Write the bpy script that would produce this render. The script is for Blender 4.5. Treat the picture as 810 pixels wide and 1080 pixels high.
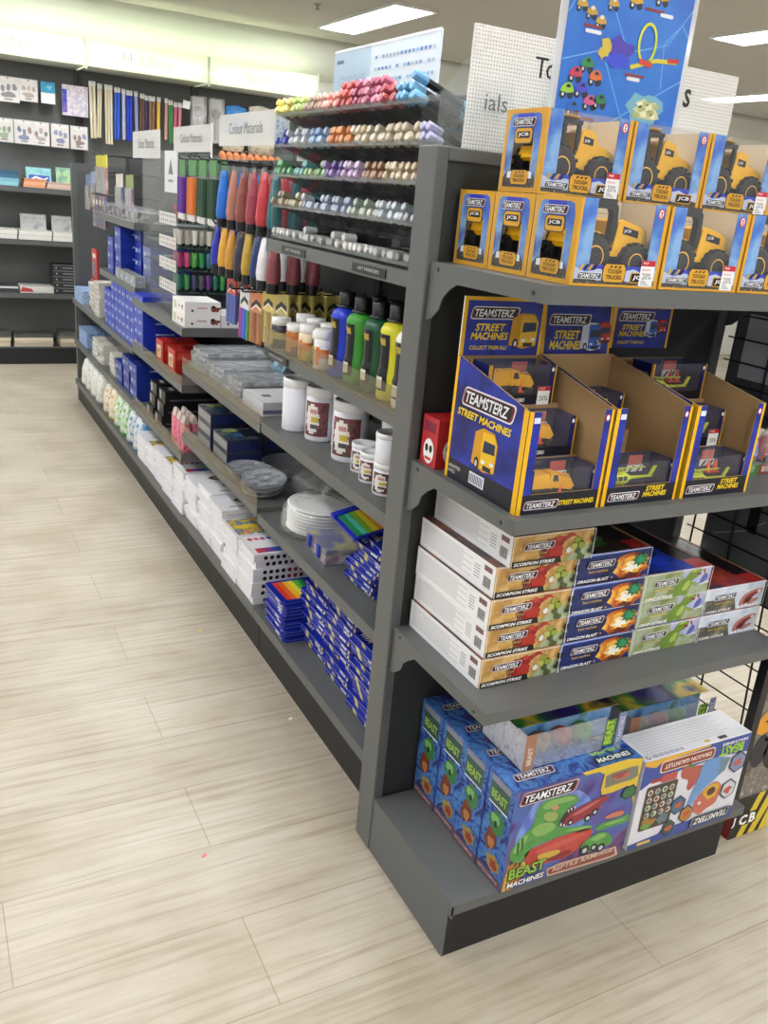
# recreation of a toy and stationery shop aisle
WORLD, EXPO, LAMP, TUBEP = .28, 0.84, 14.0, 5.5
import bpy, math, random
from mathutils import Vector, Matrix
for o in list(bpy.data.objects): bpy.data.objects.remove(o)
S = bpy.context.scene
COL = S.collection
PI = math.pi

# ------------------------------------------------------------------ camera
yaw, pitch, roll, FPX = 0.507465773, 0.347114963, 0.0921443885, 911.3
fw = Vector((math.sin(yaw)*math.cos(pitch), math.cos(yaw)*math.cos(pitch), -math.sin(pitch)))
rt = Vector((math.cos(yaw), -math.sin(yaw), 0)); up = rt.cross(fw)
r2 = rt*math.cos(roll)+up*math.sin(roll); u2 = up*math.cos(roll)-rt*math.sin(roll)
cd = bpy.data.cameras.new('camera'); cam = bpy.data.objects.new('camera', cd); COL.objects.link(cam)
mw = Matrix((r2, u2, -fw)).transposed().to_4x4(); mw.translation = Vector((-0.864, -1.478, 1.5))
cam.matrix_world = mw
cd.sensor_fit = 'VERTICAL'; cd.sensor_height = 36.0; cd.sensor_width = 27.0
cd.lens = FPX/1080*36.0; cd.clip_start = 0.02; cd.clip_end = 60
S.camera = cam
# ------------------------------------------------------------------ world and exposure
w = bpy.data.worlds.new('world'); S.world = w; w.use_nodes = True
bg = w.node_tree.nodes['Background']; bg.inputs[0].default_value = (0.97, 0.98, 1.0, 1); bg.inputs[1].default_value = WORLD
S.view_settings.view_transform = 'Standard'; S.view_settings.look = 'None'
S.view_settings.gamma = 1.0; S.view_settings.use_curve_mapping = False
S.view_settings.exposure = EXPO

# ------------------------------------------------------------------ materials
def lin(h):
    h = h.lstrip('#'); c = [int(h[i:i+2], 16)/255 for i in (0, 2, 4)]
    return tuple(x/12.92 if x <= .04045 else ((x+.055)/1.055)**2.4 for x in c)+(1,)
MC = {}
def newmat(name):
    m = bpy.data.materials.new(name); m.use_nodes = True; MC[name] = m
    return m, m.node_tree, m.node_tree.nodes, m.node_tree.nodes['Principled BSDF']
def P(h, rough=.45, metal=0., spec=.5):
    k = f'p_{h}_{rough}_{metal}'
    if k in MC: return MC[k]
    m, t, n, b = newmat(k)
    b.inputs['Base Color'].default_value = lin(h); b.inputs['Roughness'].default_value = rough
    b.inputs['Metallic'].default_value = metal; b.inputs['Specular IOR Level'].default_value = spec
    return m
def ramp(t, fac, cols, const=False):
    r = t.nodes.new('ShaderNodeValToRGB'); r.color_ramp.interpolation = 'CONSTANT' if const else 'LINEAR'
    e = r.color_ramp.elements
    for i, c in enumerate(cols):
        p = c[1] if isinstance(c, tuple) else .28+.44*i/max(1, len(cols)-1)
        hx = c[0] if isinstance(c, tuple) else c
        if i < 2: e[i].position = p; e[i].color = lin(hx)
        else: x = e.new(p); x.color = lin(hx)
    t.links.new(fac, r.inputs[0]); return r.outputs[0]
def busy(cols, scale=30, rough=.4, detail=3, const=False, stretch=None, dist=0.):
    k = f'busy_{"_".join(map(str, cols))}_{scale}_{stretch}_{dist}'
    if k in MC: return MC[k]
    m, t, n, b = newmat(k)
    tc = n.new('ShaderNodeTexCoord'); nz = n.new('ShaderNodeTexNoise')
    nz.inputs['Scale'].default_value = scale; nz.inputs['Detail'].default_value = detail; nz.inputs['Distortion'].default_value = dist
    src = tc.outputs['Object']
    if stretch:
        mp = n.new('ShaderNodeMapping'); mp.inputs['Scale'].default_value = stretch
        t.links.new(src, mp.inputs[0]); src = mp.outputs[0]
    t.links.new(src, nz.inputs['Vector'])
    t.links.new(ramp(t, nz.outputs['Fac'], cols, const), b.inputs['Base Color']); b.inputs['Roughness'].default_value = rough
    return m
def clear(name, tint='ffffff', haze=.03, gloss=.35, hazecol='ffffff', rough=.08, bump=0):
    if name in MC: return MC[name]
    m, t, n, b = newmat(name); n.remove(b)
    out = n['Material Output']
    tr = n.new('ShaderNodeBsdfTransparent'); tr.inputs[0].default_value = lin(tint)
    gl = n.new('ShaderNodeBsdfGlossy'); gl.inputs['Roughness'].default_value = rough
    di = n.new('ShaderNodeBsdfDiffuse'); di.inputs[0].default_value = lin(hazecol)
    lw = n.new('ShaderNodeLayerWeight'); lw.inputs[0].default_value = .5
    m1 = n.new('ShaderNodeMixShader'); m1.inputs[0].default_value = haze
    m2 = n.new('ShaderNodeMixShader')
    if bump:
        tc = n.new('ShaderNodeTexCoord'); nz = n.new('ShaderNodeTexNoise'); nz.inputs['Scale'].default_value = bump; nz.inputs['Detail'].default_value = 2
        bp = n.new('ShaderNodeBump'); bp.inputs['Strength'].default_value = .6; bp.inputs['Distance'].default_value = .01
        t.links.new(tc.outputs['Object'], nz.inputs['Vector']); t.links.new(nz.outputs['Fac'], bp.inputs['Height'])
        for s in (gl, lw): t.links.new(bp.outputs[0], s.inputs['Normal'])
    L = t.links.new
    pw = n.new('ShaderNodeMath'); pw.operation = 'POWER'; pw.inputs[1].default_value = 4.0; L(lw.outputs['Facing'], pw.inputs[0])
    ma = n.new('ShaderNodeMath'); ma.operation = 'MULTIPLY_ADD'; ma.inputs[1].default_value = gloss*1.4; ma.inputs[2].default_value = .02+gloss*.08; L(pw.outputs[0], ma.inputs[0])
    L(tr.outputs[0], m1.inputs[1]); L(di.outputs[0], m1.inputs[2]); L(ma.outputs[0], m2.inputs[0])
    L(m1.outputs[0], m2.inputs[1]); L(gl.outputs[0], m2.inputs[2]); L(m2.outputs[0], out.inputs[0])
    return m
def emit(name, h, s):
    if name in MC: return MC[name]
    m, t, n, b = newmat(name)
    b.inputs['Base Color'].default_value = lin(h); b.inputs['Emission Color'].default_value = lin(h); b.inputs['Emission Strength'].default_value = s
    return m
def objcol(name, rough=.4):      # takes the object's own colour
    if name in MC: return MC[name]
    m, t, n, b = newmat(name)
    oi = n.new('ShaderNodeObjectInfo'); t.links.new(oi.outputs['Color'], b.inputs['Base Color']); b.inputs['Roughness'].default_value = rough
    return m
OWN = objcol('own_colour'); 
GREY = P('5f6160', .42); GREYD = P('3a3c3c', .5); BLACK = P('17171a', .5); BLK = P('0b0b0c', .35)
WHITE = P('f1f1ef', .4); CARD = P('a98a60', .8); YEL = P('f2b90f', .4); GOLD = P('d9a12a', .45); NAVY = P('101a5c', .35)
BLUE = P('2a49c0', .35); RED = P('c3202b', .4); ORANGE = P('e8792a', .4)
FILM = clear('clear_film', haze=.02, gloss=.12); ACRY = clear('acrylic', tint='f4f8f8', haze=.05, gloss=.3)
BAG = clear('plastic_bag', haze=.2, gloss=.6, rough=.15, bump=60)

# ------------------------------------------------------------------ text outlines
TXC = {}
def txt(s, shear=0., bold=0.):
    k = (s, shear, bold)
    if k in TXC: return TXC[k]
    c = bpy.data.curves.new('t', 'FONT'); c.body = s; c.size = 1; c.shear = shear; c.offset = bold; c.resolution_u = 2; c.fill_mode = 'FRONT'
    o = bpy.data.objects.new('t', c); COL.objects.link(o); bpy.context.view_layer.update()
    me = bpy.data.meshes.new_from_object(o.evaluated_get(bpy.context.evaluated_depsgraph_get()))
    vs = [(v.co.x, v.co.y) for v in me.vertices]; fs = [tuple(p.vertices) for p in me.polygons]
    bpy.data.objects.remove(o); bpy.data.curves.remove(c); bpy.data.meshes.remove(me)
    x0 = min(v[0] for v in vs); x1 = max(v[0] for v in vs); y0 = min(v[1] for v in vs); y1 = max(v[1] for v in vs)
    vs = [((x-x0), (y-y0)) for x, y in vs]
    TXC[k] = (vs, fs, x1-x0, y1-y0); return TXC[k]

# ------------------------------------------------------------------ mesh builder
class MB:
    def __init__(s): s.v = []; s.f = []; s.m = []; s.mats = []; s.sm = []
    def mi(s, m):
        if m not in s.mats: s.mats.append(m)
        return s.mats.index(m)
    def add(s, vs, fs, m, smooth=False):
        b = len(s.v); s.v += [tuple(v) for v in vs]; i = s.mi(m)
        for f in fs: s.f.append(tuple(b+k for k in f)); s.m.append(i); s.sm.append(smooth)
        return s
    def box(s, x0, y0, z0, x1, y1, z1, m, skip='', M=None):
        vs = [(x0,y0,z0),(x1,y0,z0),(x1,y1,z0),(x0,y1,z0),(x0,y0,z1),(x1,y0,z1),(x1,y1,z1),(x0,y1,z1)]
        if M: vs = [M@Vector(v) for v in vs]
        F = {'b':(0,3,2,1),'t':(4,5,6,7),'f':(0,1,5,4),'r':(1,2,6,5),'k':(2,3,7,6),'l':(3,0,4,7)}
        return s.add(vs, [F[k] for k in F if k not in skip], m)
    def prism(s, pts, axis, a0, a1, m, smooth=False):
        n = len(pts)
        def p3(p, a): return (a, p[0], p[1]) if axis == 'x' else ((p[0], a, p[1]) if axis == 'y' else (p[0], p[1], a))
        vs = [p3(p, a0) for p in pts]+[p3(p, a1) for p in pts]
        fs = [tuple(range(n)), tuple(range(2*n-1, n-1, -1))]
        s.add(vs, fs, m)
        return s.add(vs, [(i, (i+1) % n, n+(i+1) % n, n+i) for i in range(n)], m, smooth)
    def cyl(s, a, b, r0, m, r1=None, n=12, caps=True, smooth=True, mcap=None):
        a, b = Vector(a), Vector(b); r1 = r0 if r1 is None else r1
        d = (b-a).normalized(); x = d.orthogonal().normalized(); y = d.cross(x)
        vs = [a+(x*math.cos(2*PI*i/n)+y*math.sin(2*PI*i/n))*r0 for i in range(n)]+[b+(x*math.cos(2*PI*i/n)+y*math.sin(2*PI*i/n))*r1 for i in range(n)]
        s.add(vs, [(i, (i+1) % n, n+(i+1) % n, n+i) for i in range(n)], m, smooth)
        if caps:
            s.add(vs[:n], [tuple(range(n-1, -1, -1))], mcap or m); s.add(vs[n:], [tuple(range(n))], mcap or m)
        return s
    def lathe(s, prof, m, c=(0, 0, 0), n=20, smooth=True, axis='z', sx=1., sy=1.):
        vs = []; fs = []
        for r, z in prof:
            for i in range(n):
                p = (r*sx*math.cos(2*PI*i/n), r*sy*math.sin(2*PI*i/n), z)
                if axis == 'y': p = (p[0], p[2], p[1])
                if axis == 'x': p = (p[2], p[0], p[1])
                vs.append((p[0]+c[0], p[1]+c[1], p[2]+c[2]))
        for j in range(len(prof)-1):
            for i in range(n): fs.append((j*n+i, j*n+(i+1) % n, (j+1)*n+(i+1) % n, (j+1)*n+i))
        s.add(vs, fs, m, smooth)
        for j in (0, len(prof)-1):
            if prof[j][0] > 1e-5: s.add(vs[j*n:(j+1)*n], [tuple(range(n))], m)
        return s
    def tube(s, pts, r, m, n=6):
        for a, b in zip(pts[:-1], pts[1:]): s.cyl(a, b, r, m, n=n)
        return s
    def ball(s, c, r, m, n=12, sx=1, sy=1, sz=1):
        prof = [(r*math.sin(PI*i/8), -r*sz*math.cos(PI*i/8)) for i in range(9)]
        return s.lathe(prof, m, c, n, sx=sx, sy=sy)
    def face(s, o, u, v): return Face(s, o, u, v)
    def build(s, name, parent=None, loc=None, rot=None, bevel=0):
        me = bpy.data.meshes.new(name); me.from_pydata(s.v, [], s.f)
        for m in s.mats: me.materials.append(m)
        me.polygons.foreach_set('material_index', s.m); me.polygons.foreach_set('use_smooth', s.sm); me.update()
        o = bpy.data.objects.new(name, me); COL.objects.link(o)
        if parent: o.parent = parent
        if loc: o.location = loc
        if rot: o.rotation_euler = rot
        if bevel:
            b = o.modifiers.new('bevel', 'BEVEL'); b.width = bevel; b.segments = 2; b.limit_method = 'ANGLE'
        return o
class Face:                     # flat print on one face of a box; u, v in metres
    def __init__(s, mb, o, u, v):
        s.mb = mb; s.o = Vector(o); s.u = Vector(u).normalized(); s.v = Vector(v).normalized(); s.n = s.u.cross(s.v)
    def pt(s, p, L): return s.o+s.u*p[0]+s.v*p[1]+s.n*(L*.00035)
    def poly(s, pts, m, L=1): s.mb.add([s.pt(p, L) for p in pts], [tuple(range(len(pts)))], m); return s
    def spoly(s, pts, m, L=1):
        for _ in range(2):
            q = []
            for i, a in enumerate(pts):
                b = pts[(i+1) % len(pts)]; q += [(a[0]*.75+b[0]*.25, a[1]*.75+b[1]*.25), (a[0]*.25+b[0]*.75, a[1]*.25+b[1]*.75)]
            pts = q
        return s.poly(pts, m, L)
    def rect(s, x0, y0, x1, y1, m, L=1): return s.poly([(x0,y0),(x1,y0),(x1,y1),(x0,y1)], m, L)
    def rrect(s, x0, y0, x1, y1, r, m, L=1, sl=0.):
        pts = []
        for cx, cy, a in ((x1-r, y0+r, -PI/2), (x1-r, y1-r, 0), (x0+r, y1-r, PI/2), (x0+r, y0+r, PI)):
            for k in range(4):
                t = a+PI/2*k/3; pts.append((cx+r*math.cos(t), cy+r*math.sin(t)))
        return s.poly([(p[0]+sl*(p[1]-y0), p[1]) for p in pts], m, L)
    def ell(s, x, y, rx, ry, m, L=1, n=14, rot=0., wob=0., seed=1):
        R = random.Random(seed); pts = []
        for i in range(n):
            t = 2*PI*i/n; k = 1+wob*R.uniform(-1, 1); a, b = rx*k*math.cos(t), ry*k*math.sin(t)
            pts.append((x+a*math.cos(rot)-b*math.sin(rot), y+a*math.sin(rot)+b*math.cos(rot)))
        return s.poly(pts, m, L)
    def line(s, pts, wd, m, L=1):
        for (x0, y0), (x1, y1) in zip(pts[:-1], pts[1:]):
            d = math.hypot(x1-x0, y1-y0) or 1; nx, ny = -(y1-y0)/d*wd/2, (x1-x0)/d*wd/2
            s.poly([(x0-nx,y0-ny),(x1-nx,y1-ny),(x1+nx,y1+ny),(x0+nx,y0+ny)], m, L)
        return s
    def text(s, st, x, y, h, m, L=2, w=None, shear=0., bold=0., rot=0., flip=False):
        vs, fs, W, H = txt(st, shear, bold); sy = h/H; sx = (w/W) if w else sy
        ca, sa = math.cos(rot), math.sin(rot); out = []
        for a, b in vs:
            a *= sx; b *= sy
            if flip: a, b = (w or W*sy)-a, h-b
            out.append(s.pt((x+a*ca-b*sa, y+a*sa+b*ca), L))
        s.mb.add(out, fs, m); return s
ORD = ['', 'first', 'second', 'third', 'fourth', 'fifth', 'sixth', 'seventh', 'eighth', 'ninth', 'tenth', 'eleventh', 'twelfth', 'thirteenth', 'fourteenth', 'fifteenth', 'sixteenth', 'seventeenth', 'eighteenth', 'nineteenth', 'twentieth']
def ordn(i):
    if i < len(ORD): return ORD[i]
    tens = {20: 'twenty', 30: 'thirty', 40: 'forty', 50: 'fifty', 60: 'sixty', 70: 'seventy'}
    t = i//10*10; return (tens[t]+'-'+ORD[i % 10]) if i % 10 else tens[t][:-1]+'ieth'
def tag(o, label, cat, group=None, kind=None):
    o['label'] = label; o['category'] = cat
    if group: o['group'] = group
    if kind: o['kind'] = kind
    return o
def struct(o, label=None):
    o['kind'] = 'structure'
    if label: o['label'] = label
    return o
def thing(name, label, cat, loc=(0, 0, 0), rz=0., group=None):
    o = bpy.data.objects.new(name, None); o.empty_display_size = .05; COL.objects.link(o)
    o.location = loc; o.rotation_euler = (0, 0, rz); return tag(o, label, cat, group)
def dup(root, loc, rz=None, label=None, group=None, rot=None, color=None, scale=None):
    r = root.copy(); COL.objects.link(r); r.location = loc
    if scale: r.scale = (scale,)*3
    if rz is not None: r.rotation_euler = (r.rotation_euler.x, r.rotation_euler.y, rz)
    if rot: r.rotation_euler = rot
    if label: r['label'] = label
    if group: r['group'] = group
    if color: r.color = color
    for ch in list(root.children):
        c = ch.copy(); COL.objects.link(c); c.parent = r
        for g in list(ch.children):
            d = g.copy(); COL.objects.link(d); d.parent = c
    return r
# ------------------------------------------------------------------ room
CZ = 2.7
def floor_mat():
    m, t, n, b = newmat('floor_planks'); L = t.links.new
    tc = n.new('ShaderNodeTexCoord'); mp = n.new('ShaderNodeMapping'); mp.inputs['Location'].default_value = (.35, .085, 0)
    br = n.new('ShaderNodeTexBrick'); br.offset = .37; br.inputs['Scale'].default_value = 1
    for k, v in (('Mortar Size', .0012), ('Mortar Smooth', .3), ('Brick Width', 1.25), ('Row Height', .235), ('Bias', -.1)): br.inputs[k].default_value = v
    br.inputs['Color1'].default_value = lin('bcb5a7'); br.inputs['Color2'].default_value = lin('b5aea0'); br.inputs['Mortar'].default_value = lin('978d7a')
    L(tc.outputs['Object'], mp.inputs[0]); L(mp.outputs[0], br.inputs[0])
    m2 = n.new('ShaderNodeMapping'); m2.inputs['Scale'].default_value = (1.5, 34, 1); L(tc.outputs['Object'], m2.inputs[0])
    nz = n.new('ShaderNodeTexNoise'); nz.inputs['Scale'].default_value = 1.6; nz.inputs['Detail'].default_value = 7; nz.inputs['Roughness'].default_value = .62; nz.inputs['Distortion'].default_value = .3; L(m2.outputs[0], nz.inputs[0])
    rp = ramp(t, nz.outputs['Fac'], [('cfc5b4', .3), ('f4f0e8', .5), ('ffffff', .68)])
    mx = n.new('ShaderNodeMixRGB'); mx.blend_type = 'MULTIPLY'; mx.inputs[0].default_value = .75; L(br.outputs[0], mx.inputs[1]); L(rp, mx.inputs[2])
    n3 = n.new('ShaderNodeTexNoise'); n3.inputs['Scale'].default_value = 3.2; n3.inputs['Detail'].default_value = 5; L(tc.outputs['Object'], n3.inputs[0])
    r3 = ramp(t, n3.outputs['Fac'], [('dcd5c8', .35), ('ffffff', .6)])
    mx2 = n.new('ShaderNodeMixRGB'); mx2.blend_type = 'MULTIPLY'; mx2.inputs[0].default_value = .6; L(mx.outputs[0], mx2.inputs[1]); L(r3, mx2.inputs[2])
    L(mx2.outputs[0], b.inputs['Base Color'])
    r4 = n.new('ShaderNodeMapRange'); r4.inputs[3].default_value = .3; r4.inputs[4].default_value = .5; L(nz.outputs['Fac'], r4.inputs[0]); L(r4.outputs[0], b.inputs['Roughness'])
    b.inputs['Specular IOR Level'].default_value = .4
    return m
struct(MB().box(-5, -6, -.08, 9, 6.5, 0, floor_mat()).build('floor'))
struct(MB().box(-5, -6, CZ, 9, 6.5, CZ+.08, P('cfcac3', .8)).build('ceiling'))
WALLM = P('e2e4dc', .7)
struct(MB().box(-5, 6.34, 0, 9, 6.5, CZ, WALLM).build('wall_back'))
struct(MB().box(8.9, -6, 0, 9, 6.34, CZ, P('dcd9d0', .7)).build('wall_right'))
# pale cove that rounds the back wall into the ceiling
pts = [(6.34, 2.42)]+[(6.34-.34*math.sin(a)*1.0, 2.70-.28*math.cos(a)) for a in [PI/2*i/8 for i in range(9)]]+[(6.34, 2.7)]
struct(MB().prism(pts, 'x', -4.9, 8.85, WALLM, True).build('trim_1'))
# ceiling lights: steel trims with glowing diffusers
LITE = emit('ceiling_diffuser', 'f8fafc', LAMP)
def ceil_light(x, y, label):
    t = thing('ceiling_light', label, 'ceiling light', (x, y, CZ), group='ceiling light panels')
    f = MB(); 
    for a in ((-.17,-.65,-.145,.65), (.145,-.65,.17,.65), (-.145,-.65,.145,-.625), (-.145,.625,.145,.65)): f.box(a[0], a[1], -.016, a[2], a[3], -.001, P('f2f2ee', .4))
    f.build('light_trim', t); MB().box(-.145, -.625, -.010, .145, .625, -.002, LITE).build('diffuser', t); return t
L0 = ceil_light(2.2, 4.87, 'bright ceiling light panel nearest the back wall signs, top centre')
for x, y, lb in ((4.12, 2.7, 'ceiling light panel cut by the right edge of the photo'), (6.3, 4.87, 'farthest ceiling light strip at the right edge of the photo')):
    dup(L0, (x, y, CZ), label=lb)
for i, x in enumerate((-3.4, -1.4, .2, 2.2, 4.12, 6.3)):
    for y in ((.5, -3.9) if x == -1.4 else (.5, -1.7, -3.9))+((2.7,) if x < 2.3 and x != 2.2 else ())+((4.87,) if x < .5 else ()):
        dup(L0, (x, y, CZ), label='ceiling light panel above the aisle, outside the photo')
# sprinkler and small vent dots of the ceiling
t = thing('sprinkler', 'small steel sprinkler head on the ceiling above the header signs', 'sprinkler', (1.72, 4.75, CZ))
MB().lathe([(.03, -.001), (.03, -.006), (.012, -.01), (.008, -.03), (.02, -.034), (.02, -.037)], P('a8a8a4', .35, .8), n=14).build('body', t)

# ------------------------------------------------------------------ end cap shelving unit
EC = thing('end_cap_shelving', 'grey metal end shelving unit facing us with boxed toys on it', 'shelving unit')
EW = .845
f = MB(); f.box(0, 0, 0, .026, .072, 1.6, GREY); f.box(EW-.026, 0, 0, EW, .072, 1.6, GREY); f.box(.026, 0, 1.575, EW-.026, .072, 1.6, GREY); f.box(.026, 0, 0, EW-.026, .072, .05, GREY)
f.build('end_frame', EC, bevel=.003)
MB().box(.026, .008, .05, EW-.026, .064, 1.575, P('313333', .5)).build('back_panel', EC)
m = MB()
for k in range(24):
    z = .18+k*.054
    m.cyl((EW+.016, 0, z), (EW+.016, -.315, z), .0022, BLK, n=5)
for k in range(3): m.cyl((EW+.016, -.02-k*.145, .15), (EW+.016, -.02-k*.098, 1.46), .0028, BLK, n=5)
m.build('wire_mesh', EC)
MB().box(EW+.004, -.335, .12, EW+.028, -.312, 1.47, BLK).build('mesh_post', EC)
def ec_shelf(z, lip):
    s = MB(); s.box(.012, -.366, z-.004, EW-.005, -.001, z, GREY); s.box(.012, -.366, z-lip, EW-.005, -.363, z-.004, GREY)
    s = s.build('shelf', EC)
    br = [(-.001, 0), (-.366, 0), (-.366, -lip), (-.10, -lip-.002), (-.075, -.045), (-.055, -.062), (-.045, -.085), (-.02, -.105), (-.001, -.11)]
    for x in (.0095, EW-.008):
        MB().prism([(p[0], p[1]+z) for p in br], 'x', x, x+.003, GREY).build('bracket', s)
    for y, dz in ((-.03, -.012), (-.33, -.016)): MB().cyl((.0095, y, z+dz), (.0075, y, z+dz), .004, P('55585a', .3, .6), n=8).build('screw', s)
ec_shelf(1.395, .03); ec_shelf(1.0, .028); ec_shelf(.612, .026)
d = MB(); d.box(.003, -.362, .147, EW+.02, -.001, .151, GREY); d.box(.003, -.362, .126, EW+.02, -.359, .147, GREY)
d.prism([(-.001, .1), (-.362, .147), (-.362, .118), (-.348, .118), (-.348, 0), (-.001, 0)][0:0] or [(-.001, .147), (-.362, .147), (-.362, .118), (-.346, .116), (-.346, 0), (-.001, 0)], 'x', .003, .006, P('5d6061', .42))
d.build('base_deck', EC)
MB().box(.006, -.345, 0, EW-.02, -.335, .126, BLACK).build('kick_plate', EC)

# ------------------------------------------------------------------ gondola run: five bays along the aisle
YB = [.085, 1.005, 1.93, 2.85, 3.77, 4.69]; XF = .05; XB = .42
RISER = clear('riser_acrylic', tint='f4f1ea', haze=.07, gloss=.16, hazecol='d8cdb4')
BACKM = P('343636', .5)
def bay(i, shelves, deck, label, top=1.6):
    y0, y1 = YB[i]+.002, YB[i+1]-.002
    t = thing('gondola_bay', label, 'shelving unit', (0, y0, 0), group='gondola bays along the aisle'); Lb = y1-y0
    MB().box(XB, 0, .1, XB+.03, Lb, top, BACKM).build('back_panel', t)
    for ya in (0, Lb-.03):
        u = MB().box(XB-.012, ya, .1, XB, ya+.03, top, GREYD)
        for k in range(30):
            z = .25+k*.045
            if z < top-.03: u.face((XB-.012, ya+.018, z), (0, -1, 0), (0, 0, 1)).rect(0, 0, .006, .025, BLK)
        u.build('upright', t)
    d = MB(); d.box(XF, 0, deck-.005, XB, Lb, deck, GREY); d.box(XF, 0, deck-.034, XF+.003, Lb, deck-.005, GREY); d.build('base_deck', t)
    MB().box(.074, 0, 0, .084, Lb, deck-.03, BLACK).build('kick_plate', t)
    for z, xf, riser in shelves:
        s = MB(); s.box(xf, 0, z-.005, XB, Lb, z, GREY); s.box(xf, 0, z-.033, xf+.003, Lb, z-.005, GREY)
        for yy in (0, Lb-.003): s.prism([(xf, z-.033), (XB-.04, z-.035), (XB, z-.09), (XB, z-.005), (xf, z-.005)], 'y', yy, yy+.003, GREY)
        s = s.build('shelf', t)
        if riser: MB().box(xf-.002, .004, z-.006, xf-.0005, Lb-.004, z+riser, RISER).build('acrylic_riser', s)
    return t
bay(0, [(.512, XF, 0), (.816, XF, 0), (1.057, XF, .055), (1.362, XF-.005, 0)], .166, 'nearest bay of the aisle gondola, holding the marker rack and paint bottles')
bay(1, [(.526, XF, .045), (.808, XF, .035)], .166, 'second bay of the aisle gondola, with paint tubes hung from pegs')
bay(2, [(.430, XF, .045), (.722, XF, .035), (.950, XF, 0)], .158, 'third bay of the aisle gondola, under the clear acrylic display stand')
bay(3, [(.430, XF, .0), (.705, XF, .0), (.99, .065, 0), (1.29, .065, 0)], .158, 'fourth bay of the aisle gondola, stacked with blue cartons', 1.6)
bay(4, [(.430, XF, 0), (.70, XF, 0)], .158, 'farthest bay of the aisle gondola, beside the dark end panel', 1.6)
t = thing('gondola_end_panel', 'dark grey end panel closing the far end of the aisle gondola', 'shelving panel', (0, 4.692, 0))
MB().box(.07, 0, 0, .8, .05, 1.54, P('5a5d5d', .45)).build('end_frame', t); MB().box(.1, -.0005, .08, .77, 0, 1.5, P('525555', .5), 'k').build('panel', t)
# ------------------------------------------------------------------ printed artwork helpers
SKYB = busy(['2f4cb4', '4a78c8', '86b0dc', '2c469e'], 14); SILV = P('c9cbd2', .3, .2); DGREY = P('2b2c31', .5)
RUBBLE = busy(['1d1d20', '5b5650', '33312f', '8a8378'], 90); BEIGE = P('cfc4ab', .7)
def logo(F, x, y, w, L=2, back='7d1f2c', rim='e9e9ee', flip=False):
    h = w*.22
    F.rrect(x, y, x+w, y+h, h*.25, P(rim, .35), L, .25)
    F.rrect(x+w*.015, y+h*.08, x+w*.985, y+h*.92, h*.22, P(back, .35), L+1, .25)
    F.rrect(x+w*.05, y+h*.12, x+w*.95, y+h*.88, h*.2, P('15151c', .35), L+2, .25)
    F.text('TEAMSTERZ', x+w*.09, y+h*.2, h*.6, P('f2f2f4', .35), L+3, w=w*.84, shear=.25, bold=.02, flip=flip)
def shield(F, x, y, w, h, m, L=2):
    F.poly([(x-w*.42, y-h*.5), (x+w*.42, y-h*.5), (x+w*.5, y-h*.3), (x+w*.5, y+h*.3), (x+w*.4, y+h*.5), (x-w*.4, y+h*.5), (x-w*.5, y+h*.3), (x-w*.5, y-h*.3)], m, L)
def tough(F, x, y, w, h, L=3):
    shield(F, x, y, w*1.08, h*1.1, DGREY, L); shield(F, x, y, w, h, GOLD, L+1)
    F.text('TOUGH', x-w*.33, y-h*.02, h*.24, BLK, L+2, w=w*.66, bold=.02)
    F.text('TRUCKS', x-w*.36, y-h*.34, h*.24, BLK, L+2, w=w*.72, bold=.02)
    for k in range(3): F.poly([(x-w*.26+k*w*.2, y+h*.3), (x-w*.16+k*w*.2, y+h*.3), (x-w*.09+k*w*.2, y+h*.42), (x-w*.19+k*w*.2, y+h*.42)], BLK, L+2)
def jcbmark(F, x, y, w, L=3):
    h = w*.42
    F.rrect(x, y, x+w, y+h, h*.15, GOLD, L, .1); F.rrect(x+w*.06, y+h*.1, x+w*.94, y+h*.9, h*.1, BLK, L+1, .1)
    F.text('JCB', x+w*.15, y+h*.25, h*.5, WHITE, L+2, w=w*.72, shear=.1, bold=.025)

# ------------------------------------------------------------------ big digger-truck window boxes, top shelf
BW, BD, BH = .186, .116, .133
def end_panel(F, w, h):
    F.rect(0, 0, w, .0, GOLD, 0)
    m = BLUE
    # printed blue arch around the side window
    F.poly([(w*.1, h*.06), (w*.26, h*.06), (w*.26, h*.62), (w*.3, h*.68), (w*.3, h*.94), (w*.22, h*.95), (w*.13, h*.92), (w*.09, h*.8)], SKYB, 1)
    F.poly([(w*.9, h*.06), (w*.91, h*.8), (w*.87, h*.92), (w*.78, h*.95), (w*.7, h*.94), (w*.7, h*.68), (w*.76, h*.62), (w*.76, h*.06)], SKYB, 1)
    F.poly([(w*.3, h*.66), (w*.7, h*.66), (w*.7, h*.945), (w*.3, h*.945)], P('2b3cc0', .35), 1)
    F.poly([(w*.1, h*.06), (w*.9, h*.06), (w*.9, h*.15), (w*.82, h*.26), (w*.7, h*.24), (w*.5, h*.27), (w*.3, h*.24), (w*.2, h*.27), (w*.1, h*.18)], RUBBLE, 2)
    for x in (.2, .7): F.rect(w*x, h*.17, w*(x+.12), h*.25, P('dfe3ea', .4), 3)
    logo(F, w*.2, h*.79, w*.54, 3)
    shield(F, w*.5, h*.68, w*.46, h*.2, DGREY, 2); shield(F, w*.5, h*.68, w*.42, h*.175, GOLD, 3)
    F.rrect(w*.34, h*.65, w*.66, h*.73, .002, BLK, 4); F.text('JCB', w*.37, h*.665, h*.05, WHITE, 5, w=w*.26, bold=.02)
    tough(F, w*.52, h*.18, w*.42, h*.17, 3)
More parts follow.
